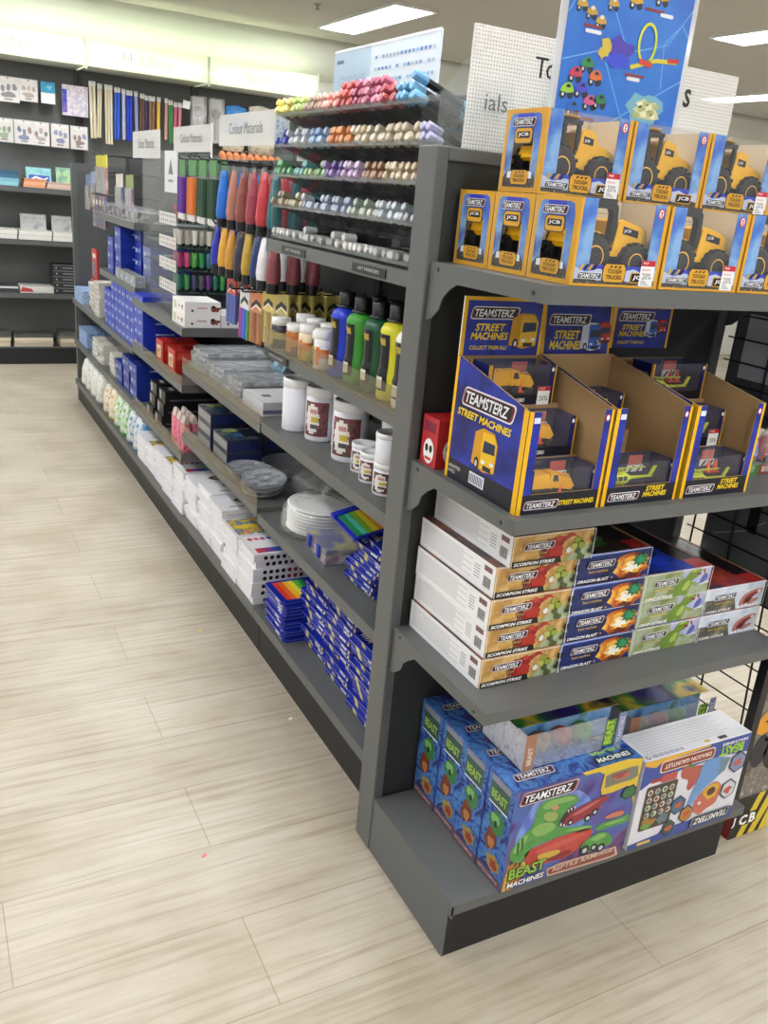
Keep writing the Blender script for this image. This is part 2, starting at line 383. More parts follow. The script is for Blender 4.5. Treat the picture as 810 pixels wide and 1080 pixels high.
def make_truckbox(label):
    t = thing('toy_truck_box', label, 'toy box', group='toy truck boxes on the top shelf')
    c = MB(); w, d, h, k = BW, BD, BH, .0012
    c.box(0, 0, 0, w, d, .002, GOLD)                                        # floor
    c.box(0, d-k, .002, w, d, h, BEIGE)                                     # inside back
    c.box(w-k, 0, .002, w, d-k, h, GOLD); c.box(w-k-.0006, k, .002, w-k-.0002, d-k, h, BEIGE); c.box(k+.0002, k, .002, k+.0006, d*.26, h, BEIGE); c.box(k+.0002, d*.76, .002, k+.0006, d-k, h, BEIGE)                                    # right end
    # left end with its side window
    c.box(0, 0, .002, k, d-k, h*.26, GOLD); c.box(0, 0, h*.66, k, d-k, h, GOLD); c.box(0, 0, h*.26, k, d*.26, h*.66, GOLD); c.box(0, d*.76, h*.26, k, d-k, h*.66, GOLD)
    # front frame
    c.box(k, 0, .002, .034, k, h, SKYB); c.box(w-.03, 0, .002, w-k, k, h, SKYB); c.box(.034, 0, .002, w-.03, k, .034, P('3b48b4', .4))
    F = c.face((0, d, 0), (0, -1, 0), (0, 0, 1)); end_panel(F, d, h)
    G = c.face((0, 0, 0), (1, 0, 0), (0, 0, 1))
    G.rect(0, 0, .006, h, GOLD, 1); G.rect(w-.008, 0, w, h, GOLD, 1); G.rect(0, 0, w, .004, GOLD, 2)
    G.poly([(.006, .004), (w-.008, .004), (w-.008, .03), (w*.8, .024), (w*.7, .03), (w*.5, .022), (w*.3, .028), (w*.15, .022), (.006, .03)], P('b9c4de', .4), 1)
    G.poly([(.006, .004), (w-.008, .004), (w-.008, .012), (w*.8, .016), (w*.65, .009), (w*.5, .013), (w*.3, .009), (w*.18, .014), (.006, .01)], RUBBLE, 2)
    for q in range(4): G.poly([(.014+q*.009, .025), (.019+q*.009, .025), (.025+q*.009, .034), (.020+q*.009, .034)], GOLD if q % 2 == 0 else BLK, 3)
    logo(G, .011, .011, .05, 3, back='8b93a8'); tough(G, .088, .022, .046, .028); jcbmark(G, .123, .008, .04)
    G.ell(w-.018, h-.014, .0065, .0085, RED, 2); G.ell(w-.018, h-.014, .0045, .0065, WHITE, 3); G.ell(w-.018, h-.012, .002, .002, RED, 4); G.rect(w-.0195, h-.019, w-.0165, h-.0145, RED, 4)
    B = c.face((k, d-k, 0), (1, 0, 0), (0, 0, 1))
    for z in (.085, .112): B.rect(.03, z, w-.01, z+.0012, P('8f866f', .8), 1)
    c.build('carton', t)
    g = MB(); g.box(.034, .0014, .034, w-.03, .0018, h, FILM); g.box(.002, .002, h-.0008, w-.002, d-.002, h-.0004, FILM); g.build('window', t)
    return t
def price_sticker(parent):
    s = MB().box(BW-.042, -.0016, .003, BW-.012, -.0008, .045, WHITE)
    F = s.face((BW-.042, -.0016, .003), (1, 0, 0), (0, 0, 1)); F.rect(0, .033, .03, .042, RED, 1); F.text('PWP', .004, .0355, .004, WHITE, 2, bold=.02)
    F.text('20%', .005, .012, .010, P('44444a', .5), 1, w=.02); F.text('discount', .004, .026, .0035, RED, 1)
    for q in range(4): F.rect(.004, .003+q*.002, .022-q*.003, .0038+q*.002, P('8a8a8a'), 1)
    return s.build('price_sticker', parent)
YELT = P('f0b414', .3); TYRE = P('141416', .7)
def make_tractor(label, cabroof=False):
    t = thing('toy_tractor', label, 'toy', group='yellow toy tractors in window boxes')
    b = MB(); L = .135
    # body: rear mudguard, waist, bonnet, nose   (side outline, extruded across)
    side = [(0, .05), (.004, .062), (.02, .071), (.045, .068), (.06, .052), (.072, .046), (.078, .084), (.085, .088), (.118, .080), (.134, .073), (.137, .058), (.128, .052), (.112, .052), (.1, .044), (.088, .036), (.062, .033), (.048, .05), (.02, .052), (.006, .042)]
    if cabroof: side = [(0, .045), (.008, .062), (.03, .068), (.052, .062), (.066, .054), (.072, .088), (.08, .094), (.098, .090), (.104, .074), (.13, .066), (.139, .060), (.138, .05), (.12, .05), (.1, .042), (.085, .034), (.062, .036), (.048, .05), (.02, .05), (.006, .04)]
    b.prism([(x, z) for x, z in side], 'y', .012, .078, YELT)
    F = b.face((0, .012, 0), (1, 0, 0), (0, 0, 1)); F.poly([(.087, .068), (.118, .063), (.118, .073), (.087, .079)] if not cabroof else [(.076, .072), (.096, .070), (.096, .08), (.076, .083)], BLK, 1)
    F.text('JCB', .089 if not cabroof else .078, .0695 if not cabroof else .0735, .005, WHITE, 2, w=.014 if not cabroof else .01, bold=.02)
    b.build('body', t)
    c = MB(); c.box(.01, .022, .018, .125, .068, .045, BLK); c.build('chassis', t)
    # cab: four pillars and a roof around the seat
    k = MB(); y0, y1 = .014, .076
    z1 = .113 if not cabroof else .104
    if not cabroof:
        for y in (y0, y1-.012):
            k.prism([(.012, .06), (.020, z1-.008), (.026, z1), (.066, z1), (.074, z1-.008), (.078, .06), (.066, .05), (.066, .095), (.062, z1-.012), (.034, z1-.012), (.028, .095), (.026, .06)], 'y', y, y+.012, BLK)
        k.box(.022, y0, z1-.004, .07, y1, z1+.002, BLK); k.box(.014, y0, .05, .026, y1, .085, BLK)
    else:
        for x in (.01, .036, .064):
            for y in (y0, y1-.005): k.box(x, y, .06, x+.006, y+.005, z1, BLK)
        k.box(.01, y0+.005, .06, .016, y1-.005, z1, P('26262a', .3)); k.box(.006, y0, z1-.006, .072, y1, z1, BLK)
    k.build('cab', t)
    if cabroof: MB().lathe([(0, .106), (.032, .106), (.036, .108), (.033, .111), (0, .113)], P('9a7326', .5), (.042, .045, 0), n=20, sx=1.15).build('cab_roof', t)
    s = MB(); s.prism([(.036, .06), (.058, .06), (.058, .068), (.046, .068), (.043, .092), (.036, .09)], 'y', .03, .06, YELT if not cabroof else BLK); s.build('seat', t)
    for (x, r) in ((.031, .033), (.112, .028)):
        for y0_, y1_ in ((0, .024), (.066, .09)):
            wl = MB()
            wl.lathe([(r*.55, y0_), (r*.86, y0_), (r, y0_+.006), (r, y1_-.006), (r*.86, y1_), (r*.55, y1_)], TYRE, (x, 0, r), n=22, axis='y')
            for q in range(16):
                a = 2*PI*q/16; M4 = Matrix.Translation((x, 0, r))@Matrix.Rotation(a, 4, 'Y')
                wl.box(r*.93, y0_+.002, -.0025, r*1.04, y1_-.002, .0025, TYRE, M=M4)
            wl = wl.build('wheel', t)
            yf = y0_ if y0_ == 0 else y1_; sg = 1 if y0_ == 0 else -1
            MB().lathe([(0, yf+sg*.006), (r*.3, yf+sg*.004), (r*.36, yf+sg*.001), (r*.5, yf-sg*.0005), (r*.58, yf+sg*.003)], YELT, (x, 0, r), n=18, axis='y').build('hub', wl)
    return t
TB = make_truckbox('nearest yellow and blue digger box, lower row, showing its printed end'); price_sticker(TB)
TB2 = make_truckbox('x')                                             # no sticker
TR = make_tractor('toy'); TR2 = make_tractor('toy', True)
boxes = [   # x, y, z, sticker, tractor style, box label, tractor label
 (.057, -.357, 1.3955, 1, 0, 'lower row digger box at the front left corner of the top shelf', 'yellow toy dumper with arched black cab, inside the front left box of the lower row'),
 (.248, -.357, 1.3955, 1, 0, 'lower row digger box in the middle of the top shelf front', 'yellow toy dumper with arched black cab, inside the middle box of the lower row'),
 (.439, -.357, 1.3955, 0, 0, 'lower row digger box cut off by the right edge of the photo', 'yellow toy dumper inside the box cut off at the right, lower row'),
 (.057, -.238, 1.3955, 0, 0, 'second digger box back in the lower row, only its end showing', 'yellow toy dumper hidden in the second box back of the lower row'),
 (.057, -.119, 1.3955, 0, 0, 'third digger box back in the lower row, touching the grey upright panel', 'yellow toy dumper hidden in the third box back of the lower row'),
 (.075, -.215, 1.530, 1, 1, 'upper row digger box at the left, its printed end facing the aisle', 'yellow toy tractor with flat tan roof, inside the upper left box'),
 (.265, -.215, 1.530, 0, 1, 'upper row digger box in the middle, below the blue poster', 'yellow toy tractor with flat tan roof, inside the upper middle box'),
 (.455, -.215, 1.530, 1, 1, 'upper row digger box at the right end, below the dotted sign', 'yellow toy tractor with flat tan roof, inside the upper right box')]
for x, y, z, st, sty, lb, tl in boxes:
    dup(TB if st else TB2, (x, y, z), label=lb)
    dup(TR2 if sty else TR, (x+.016, y+.008, z+.0085), label=tl, scale=1.1)
for r in (TB, TB2, TR, TR2):
    for c in list(r.children):
        for g in list(c.children): bpy.data.objects.remove(g)
        bpy.data.objects.remove(c)
    bpy.data.objects.remove(r)

# ------------------------------------------------------------------ counter display trays of small vehicle boxes, second shelf
TW, TD = .186, .238
NAVP = busy(['080d3a', '101c74', '1e34aa', '0a1148'], 9)
def truckpic(F, x, y, s, L=3, c1='f0c020', c2='d59a10'):      # a printed lorry seen three-quarter on
    F.poly([(x, y+.1*s), (x+.5*s, y), (x+.95*s, y+.08*s), (x+.97*s, y+.75*s), (x+.8*s, y+.98*s), (x+.35*s, y+1.0*s), (x+.05*s, y+.85*s)], P(c2, .4), L)
    F.poly([(x+.36*s, y+.06*s), (x+.93*s, y+.12*s), (x+.95*s, y+.74*s), (x+.78*s, y+.94*s), (x+.36*s, y+.92*s)], P(c1, .4), L+1)
    F.poly([(x+.42*s, y+.46*s), (x+.9*s, y+.5*s), (x+.88*s, y+.74*s), (x+.44*s, y+.74*s)], P('1c2c50', .2), L+2)
    F.rect(x+.42*s, y+.2*s, x+.56*s, y+.28*s, P('e9f2ff', .3), L+2); F.rect(x+.76*s, y+.22*s, x+.9*s, y+.3*s, P('e9f2ff', .3), L+2)
    F.rect(x+.5*s, y+.06*s, x+.82*s, y+.17*s, DGREY, L+2)
    F.ell(x+.22*s, y+.14*s, .1*s, .15*s, BLK, L+2); F.ell(x+.22*s, y+.14*s, .05*s, .08*s, SILV, L+3)
def street(F, x, y, h, L=4, two=True, w=None):
    m = P('f4d21c', .4)
    if two:
        F.text('STREET', x+h*.6, y+h*1.15, h, m, L, w=w and w*.8, shear=.2, bold=.03); F.text('MACHINES', x, y, h, m, L, w=w, shear=.2, bold=.03)
    else: F.text('STREET MACHINES', x, y, h, m, L, w=w, shear=.2, bold=.03)
def make_tray(label, zb, zf, xx, yy, zz, header):
    t = thing('display_tray', label, 'display tray', (xx, yy, zz), group='cardboard display trays on the second shelf')
    w, d, k = TW, TD, .003
    c = MB(); c.box(0, -d, 0, w, 0, .003, CARD); c.box(0, -k, .003, w, 0, zb, CARD)
    prof = [(0, .003), (-d, .003), (-d, zf), (0, zb)]
    c.prism(prof, 'x', 0, k, CARD); c.prism(prof, 'x', w-k, w, CARD)
    c.box(k, -d, .003, w-k, -d+k, .036, CARD); c.box(k, -d, .036, .026, -d+k, zf, CARD); c.box(w-.02, -d, .036, w-k, -d+k, zf, CARD)
    # outside of the left side panel
    F = c.face((0, 0, 0), (0, -1, 0), (0, 0, 1))
    F.poly([(0, 0), (d, 0), (d, zf), (0, zb)], NAVP, 1); F.rect(0, 0, d, .04, P('0b0d22', .4), 2)
    F.poly([(0, 0), (.009, 0), (.009, zb-.003), (0, zb)], YEL, 3); F.poly([(d-.014, 0), (d, 0), (d, zf), (d-.014, zf+.004)], YEL, 3)
    logo(F, .03, .150, .165, 3); street(F, .022, .129, .0145, 4, False, .175); truckpic(F, .085, .044, .08)
    F.text('ASSORTED', .012, .023, .006, WHITE, 4); F.text('18 PCS', .012, .013, .006, WHITE, 4)
    F.rect(.085, .012, .135, .035, P('e8ecf4', .4), 4)
    for q in range(9): F.rect(.088+q*.005, .015, .0905+q*.005, .032, P('3b4a78'), 5)
    # right side panel outside, and the front frame
    R = c.face((w, -d, 0), (0, 1, 0), (0, 0, 1)); R.poly([(0, 0), (d, 0), (d, zb), (0, zf)], NAVP, 1)
    G = c.face((0, -d, 0), (1, 0, 0), (0, 0, 1))
    G.rect(0, 0, w, .036, P('0b0c1c', .4), 1); G.rect(0, .036, .026, zf, NAVP, 1); G.rect(w-.02, .036, w, zf, NAVP, 1)
    G.rect(0, 0, .009, zf, YEL, 3); G.rect(w-.006, 0, w, zf, YEL, 3)
    G.ell(w-.013, zf-.015, .005, .007, RED, 2); G.ell(w-.013, zf-.015, .0035, .005, WHITE, 3); G.rect(.011, zf-.02, .024, zf-.01, P('dfe6f4'), 3)
    logo(G, .014, .008, .075, 2); street(G, .1, .012, .010, 4, True, .06) if header != 1 else street(G, .092, .012, .0095, 4, False, .08)
    c.build('tray', t)
    return t
def header(t, y, z0, z1, x0=0., curl=0., pic='truck', w=TW):
    h = MB(); hz = z1-z0
    h.prism([(y-curl, z0), (y, z1), (y+.003, z1), (y+.003-curl, z0)], 'x', x0, x0+w, P('e9e6dc', .6))
    F = h.face((x0, y-curl, z0), (1, 0, 0), (0, curl, hz))
    hh = z1-z0
    F.rect(0, 0, w, hh, YEL, 1); F.rect(.008, 0 if not curl else .004, w-.006, hh-.007, NAVP, 2)
    lw = w*.58
    logo(F, .014, hh*.62, lw, 4); street(F, .02, hh*.27, hh*.13, 5, True, w*.46)
    F.text('COLLECT THEM ALL!', .02, hh*.1, hh*.07, P('f4d21c'), 5, w=w*.46, shear=.2, bold=.02)
    if pic == 'truck': truckpic(F, w*.58, hh*.12, hh*.62, 6)
    else: truckpic(F, w*.55, hh*.25, hh*.42, 6, '3b6fd8', 'e8eef8'); truckpic(F, w*.74, hh*.35, hh*.34, 6, 'd8402a', '8a1d1d')
    if curl: F.rect(0, 0, w, .007, WHITE, 5)
    return h.build('header_card', t)
T1 = make_tray('display tray at the left front of the second shelf, with printed blue side', .238, .185, .027, -.107, 1.0004, 1); header(T1, -.004, .236, .345, -.002)
T2 = make_tray('middle display tray of the second shelf, holding the helicopter box', .238, .185, .219, -.107, 1.0004, 2); header(T2, .035, .205, .342, .018, .012, 'cars', .18)
T3 = make_tray('display tray at the right of the second shelf, with orange cones inside', .230, .185, .418, -.107, 1.0004, 3); header(T3, .03, .245, .335, .0, 0, 'cars', .165)
# small window boxes stepped in the trays
MW, MD, MH = .15, .066, .074
def make_minibox(label):
    t = thing('small_vehicle_box', label, 'toy box', group='small vehicle boxes in the display trays')
    c = MB(); k = .001; w, d, h = MW, MD, MH
    c.box(0, 0, 0, w, d, .001, NAVY); c.box(0, d-k, .001, w, d, h, P('2a3050', .4)); c.box(0, 0, .001, k, d-k, h, NAVY); c.box(w-k, 0, .001, w, d-k, h, NAVY)
    c.box(k, 0, .001, w-k, k, .018, P('0a0c1a', .4)); c.box(k, 0, .018, .007, k, h, NAVY); c.box(w-.012, 0, .018, w-k, k, h, NAVY)
    G = c.face((0, 0, 0), (1, 0, 0), (0, 0, 1)); G.rect(0, 0, .004, h, GOLD, 1); G.rect(w-.003, 0, w, h, GOLD, 1)
    G.text('WORKERS', .04, .005, .007, WHITE, 2, shear=.2, bold=.02); G.ell(w-.0085, h-.008, .003, .004, WHITE, 2)
    B = c.face((k, d-k, 0), (1, 0, 0), (0, 0, 1)); B.rect(.092, .048, .128, .068, P('d9746a'), 1); B.rect(.090, .034, .132, .048, P('e6e9ef'), 2); B.poly([(.094, .034), (.1, .034), (.11, .046), (.104, .046)], DGREY, 3); B.poly([(.116, .034), (.122, .034), (.13, .046), (.124, .046)], DGREY, 3)
    Lf = c.face((0, d, 0), (0, -1, 0), (0, 0, 1)); Lf.rect(0, 0, .005, h, GOLD, 1); Lf.rect(d-.005, 0, d, h, GOLD, 1); Lf.rect(.012, .03, d-.012, .055, P('7a7f92'), 1)
    c.build('carton', t); g = MB(); g.box(.007, .0012, .018, w-.012, .0015, h, FILM); g.box(.001, .001, h-.0005, w-.001, d-.001, h, FILM); g.build('window', t)
    return t
def make_lorry(label, c='f4b41e'):
    t = thing('toy_lorry', label, 'toy', group='toy vehicles in the display trays'); m = P(c, .35)
    b = MB(); b.box(0, .004, .007, .05, .022, .011, DGREY); b.prism([(.034, .011), (.05, .011), (.05, .02), (.045, .03), (.034, .03)], 'y', .004, .022, m)
    F = b.face((0, .004, 0), (1, 0, 0), (0, 0, 1)); F.poly([(.038, .02), (.047, .02), (.044, .028), (.038, .028)], P('26303c', .2), 1); b.build('cab', t)
    h = MB(); h.prism([(0, .018), (.004, .012), (.032, .012), (.034, .02), (.03, .03), (.006, .028)], 'y', .003, .023, m); h.build('tipper', t)
    for x in (.01, .041):
        for y in (.002, .019): MB().lathe([(0, y), (.006, y), (.006, y+.005), (0, y+.005)], TYRE, (x, 0, .006), n=12, axis='y').build('wheel', t)
    return t
def make_cone(label):
    t = thing('toy_cone', label, 'toy', group='toy traffic cones in the display trays')
    MB().lathe([(.007, .002), (.0065, .003), (.0015, .026), (0, .026)], P('e8502a', .4), n=12).build('cone', t); MB().box(-.008, -.008, 0, .008, .008, .0022, P('d8401e', .4)).build('base', t); return t
def make_heli(label, c='c6d222'):
    t = thing('toy_helicopter', label, 'toy', group='toy vehicles in the display trays'); m = P(c, .35)
    b = MB(); b.lathe([(0, 0), (.006, .002), (.010, .01), (.012, .02), (.011, .034), (.005, .044), (.0028, .05), (.002, .092), (0, .093)], m, (0, .0, .016), n=14, axis='x', sy=.95)
    b.prism([(.084, .016), (.092, .016), (.1, .032), (.093, .032)], 'y', -.001, .001, m); b.build('fuselage', t)
    r = MB(); r.box(-.03, -.002, .031, .075, .002, .0322, m); r.box(.02, -.014, .031, .0235, .014, .0322, m); r.cyl((.022, 0, .026), (.022, 0, .0325), .002, m, n=8); r.build('rotor', t)
    g = MB(); g.box(.004, -.0118, .016, .012, .0118, .022, DGREY); g.box(.015, -.0125, .016, .022, .0125, .022, DGREY); g.box(.025, -.0122, .016, .031, .0122, .022, DGREY); g.build('cabin_window', t)
    for y in (-.009, .008): 
        s = MB(); s.tube([(0, y, .001), (.04, y, .001)], .001, m); s.tube([(.008, y, .001), (.008, y*.6, .008)], .001, m); s.tube([(.03, y, .001), (.03, y*.6, .008)], .001, m); s.build('skid', t)
    return t
def mini_sticker(p):
    s = MB().box(.112, -.002, -.004, .140, -.0012, .034, WHITE); F = s.face((.112, -.002, -.004), (1, 0, 0), (0, 0, 1)); F.rect(0, .03, .028, .038, RED, 1); F.text('PWP', .004, .032, .004, WHITE, 2); F.text('20%', .004, .011, .009, P('44444a'), 1, w=.02); s.build('price_sticker', p)
MBX = make_minibox('x'); LO = make_lorry('x'); CO = make_cone('x'); HE = make_heli('x')
def put_mini(tr, dx, dy, dz, kind, where, sticker=False, risers=None):
    x, y, z = tr.location.x+dx, tr.location.y+dy, tr.location.z+dz
    b = dup(MBX, (x, y, z), label=f'small window box of toy vehicles, {where}')
    if sticker: mini_sticker(b)
    if kind == 'work':
        dup(LO, (x+.012, y+.016, z+.014), scale=1.5, label=f'yellow toy tipper lorry in the window box, {where}'); dup(LO, (x+.128, y+.040, z+.012), 2.6, scale=1.35, label=f'yellow toy lorry turned away in the window box, {where}')
        dup(CO, (x+.088, y+.026, z+.018), label=f'orange toy cone beside the lorry, {where}')
    elif kind == 'heli': dup(HE, (x+.010, y+.03, z+.016), scale=1.25, label=f'lime green toy helicopter in the window box, {where}')
    else:
        dup(HE, (x+.012, y+.022, z+.004), scale=1.2, label=f'yellow toy rescue helicopter in the window box, {where}')
        for q, n in ((0, 'left'), (1, 'right')): dup(CO, (x+.1+q*.02, y+.048, z+.026), label=f'{n} orange toy cone of the pair, {where}')
W1, W2, W3 = 'left display tray', 'middle display tray', 'right display tray'
def step(tr, dy, h):                     # cardboard step inside a tray
    s = MB().box(.004, dy, .004, TW-.004, min(dy+.066, -.004), h, CARD); return s.build('step', tr)
put_mini(T1, .026, -.233, .0035, 'work', 'left display tray front'); step(T1, -.162, .078); put_mini(T1, .022, -.160, .0785, 'work', 'left display tray middle step'); step(T1, -.088, .158); put_mini(T1, .018, -.085, .1585, 'work', 'left display tray top step', True)
put_mini(T2, .026, -.233, .0035, 'heli', 'middle display tray front'); step(T2, -.09, .10); put_mini(T2, .008, -.085, .1005, 'heli', 'middle display tray back')
put_mini(T3, .026, -.233, .0035, 'sea', 'right display tray front'); step(T3, -.162, .078); put_mini(T3, .022, -.160, .0785, 'sea', 'right display tray middle step', True); step(T3, -.088, .158); put_mini(T3, .024, -.085, .1585, 'sea', 'right display tray top step')
for r in (MBX, LO, CO, HE):
    for c in list(r.children): bpy.data.objects.remove(c)
    bpy.data.objects.remove(r)
# small red carton half hidden behind the left tray
t = thing('red_toy_carton', 'small red carton with a white cartoon face, behind the left display tray', 'toy box', (.022, -.075, 1.0005))
m = MB().box(0, 0, 0, .075, .06, .1, P('b8242c', .4)); F = m.face((0, .06, 0), (0, -1, 0), (0, 0, 1)); F.ell(.03, .03, .02, .026, WHITE, 1); F.ell(.022, .036, .006, .008, BLK, 2); F.ell(.038, .036, .006, .008, BLK, 2); F.rect(.018, .012, .042, .018, RED, 2); F.rect(.006, .07, .05, .09, P('7c1a3c'), 1)
G = m.face((0, 0, 0), (1, 0, 0), (0, 0, 1)); G.ell(.035, .035, .02, .026, WHITE, 1); G.ell(.028, .04, .006, .008, BLK, 2); G.ell(.044, .04, .006, .008, BLK, 2)
m.build('carton', t)
# ------------------------------------------------------------------ third shelf: stacked long creature game boxes
def blob(F, x, y, r, c, L, seed, n=16, wob=.35, sy=1.): F.ell(x, y, r, r*sy, P(c, .4), L, n, wob=wob, seed=seed)
GW, GD, GH = .194, .279, .0635
SAND = busy(['c99b52', 'dcb878', 'b98b48', 'e6d3a4'], 22); FIRE = busy(['241a3e', '5e2414', 'c8631c', 'f2c04c'], 16); NIGHT = busy(['141a44', '20306e', '101430'], 20)
MEADOW = busy(['5f7040', '8e9a5c', 'a9b49a', '7f8a50'], 20); HAZE = busy(['a5acd2', 'c3c4de', '8792c4'], 16); ICE = busy(['9fb4d2', 'd7e0ea', 'c3c9d4'], 18); MUD = busy(['6b6a52', '4b4c48', '8c8a6a'], 24)
def game_front(kind, F, w, h):
    if kind == 'scorpion':
        F.rect(0, 0, w, h, SAND, 1); F.poly([(w*.62, 0), (w, 0), (w, h*.55), (w*.8, h*.3)], MEADOW, 2)
        x, y = w*.53, h*.5
        for k, (dx, dy, r) in enumerate(((0, .1, .23), (.0, -.17, .25), (-.09, .2, .1), (-.1, -.2, .09), (.085, .25, .1), (.02, .3, .09))): F.ell(x+dx*w, y+dy*h, r*h*1.25, r*h, P(['98241f', 'b03026', '7a1a1b', '8d2225', 'a02e25', 'bc4434'][k], .4), 3+k, 16, wob=.15, seed=k)
        F.spoly([(x+w*.08, y+h*.2), (x+w*.13, y+h*.44), (x+w*.2, y+h*.44), (x+w*.26, y+h*.28), (x+w*.19, y+h*.34), (x+w*.13, y+h*.24)], P('a83a2a', .4), 9)
        for k in range(9):
            a = k*2.4; blob(F, w*.85+.016*math.cos(a)*(k % 3), h*.5+.013*math.sin(a)*(k % 3), .008, ['2a3326', '8fa03a', '4a5a30', '14180f', 'b7b860'][k % 5], 4+k, k)
        blob(F, w*.69, h*.38, .006, 'dfe2e0', 9, 3); blob(F, w*.38, h*.4, .008, '5b2a3c', 4, 5)
        for k in range(4): F.line([(w*.36+k*.003, h*.3), (w*.34+k*.004, h*.1)], .002, P('8a2a22'), 4)
        name, pl, dark = 'SCORPION STRIKE', P('181812', .4), '6e2430'
        F.poly([(0, 0), (w*.62, 0), (w*.6, h*.2), (0, h*.2)], pl, 10)
    elif kind == 'dragon':
        F.rect(0, 0, w, h, NIGHT, 1); F.ell(w*.76, h*.42, w*.24, h*.46, FIRE, 2, 18, wob=.15); F.ell(w*.78, h*.45, w*.16, h*.32, P('f0b040', .4), 3, 18, wob=.2); F.ell(w*.78, h*.4, w*.1, h*.2, P('fff0c0', .4), 4, 16, wob=.3)
        F.poly([(w*.62, h*.3), (w*.72, h*.42), (w*.75, h*.6), (w*.78, h*.42), (w*.9, h*.36), (w*.78, h*.28)], P('f6f2e8', .4), 5)
        pts = []
        for k in range(18): a = 2*PI*k/18; r = (.024 if k % 2 else .014); pts.append((w*.87+r*1.05*math.cos(a), h*.6+r*.75*math.sin(a)))
        F.poly(pts, P('1f6a48', .4), 6); blob(F, w*.87, h*.6, .009, '2f9460', 7, 2); F.poly([(w*.6, h*.92), (w*.8, h*.98), (w, h*.98), (w, h), (0, h), (0, h*.9)], P('3a62c8', .4), 5)
        for k in range(10): F.ell(w*(.5+.05*k), h*(.1+.08*((k*7) % 10)), .002, .002, P('ff9a3c'), 6)
        name, dark = 'DRAGON BLAST', '6e2430'
    elif kind == 'dino':
        F.rect(0, 0, w, h, MEADOW, 1); F.poly([(w*.6, h*.35), (w*.55, h), (w, h), (w, h*.45)], HAZE, 2)
        Q = lambda s: [(w*float(a.split(',')[0]), h*float(a.split(',')[1])) for a in s.split()]
        F.spoly(Q('.44,.0 .47,.4 .55,.64 .62,.68 .65,.88 .73,1.0 .84,.97 .85,.85 .77,.8 .76,.74 .83,.69 .74,.6 .7,.5 .73,.34 .67,.2 .69,.0 .6,.0 .59,.16 .54,.0'), P('6f8f34', .4), 4)
        F.spoly(Q('.58,.2 .6,.45 .67,.62 .71,.46 .66,.22'), P('a8bc5a', .4), 5); F.spoly(Q('.66,.86 .72,.97 .82,.94 .8,.88 .72,.86'), P('9ab848', .4), 5); F.spoly(Q('.68,.52 .8,.46 .78,.36 .69,.4'), P('86a03e', .4), 6); F.poly(Q('.77,.8 .84,.83 .83,.71 .77,.74'), P('8a2c2c', .4), 5); F.ell(w*.73, h*.9, w*.012, h*.03, P('f0d840'), 6)
        F.spoly(Q('.84,.36 .86,.62 .93,.8 .97,.6 .92,.42'), P('5a64ac', .4), 4); F.poly(Q('.8,.34 .99,.46 .99,.38'), P('e6e6f0'), 5); F.poly(Q('.86,.9 .92,.66 .9,.95'), P('b06a3c'), 4)
        name, dark = 'DINO ATTACK', '5a4436'
    else:
        F.rect(0, 0, w, h, ICE, 1); F.poly([(0, 0), (w*.56, 0), (w*.5, h*.5), (0, h*.55)], MUD, 2)
        F.spoly([(w*.58, h*.1), (w*.62, h*.5), (w*.76, h*.68), (w*.96, h*.74), (w*.97, h*.56), (w*.84, h*.5), (w*.8, h*.3), (w*.9, h*.36), (w*.94, h*.26), (w*.8, h*.12), (w*.7, h*.08)], P('b98078', .4), 3)
        F.spoly([(w*.64, h*.2), (w*.7, h*.48), (w*.82, h*.6), (w*.94, h*.64), (w*.82, h*.44), (w*.74, h*.2)], P('8a3630', .4), 4); F.poly([(w*.68, h*.2), (w*.74, h*.38), (w*.8, h*.42), (w*.76, h*.22)], P('3a2630', .4), 5); F.ell(w*.9, h*.62, .006, .004, P('f0dcd0'), 6)
        for k in range(6): F.ell(w*(.6+.06*k), h*(.08+.02*(k % 3)), .005, .003, P('eef2f6'), 6)
        name, dark = 'HYDRA ATTACK', '8a8ea0'
    logo(F, w*.13, h*.52, w*.36, 10, back=dark)
    F.text('beast machines', w*.16, h*.36, h*.1, P('e6b83a'), 11, w=w*.26, shear=.2)
    F.text(name, w*.03, h*.05, h*.11, WHITE, 12, w=w*.5 if len(name) > 12 else w*.42, shear=.2, bold=.03)
PRINT = P('9a9a9e', .5)
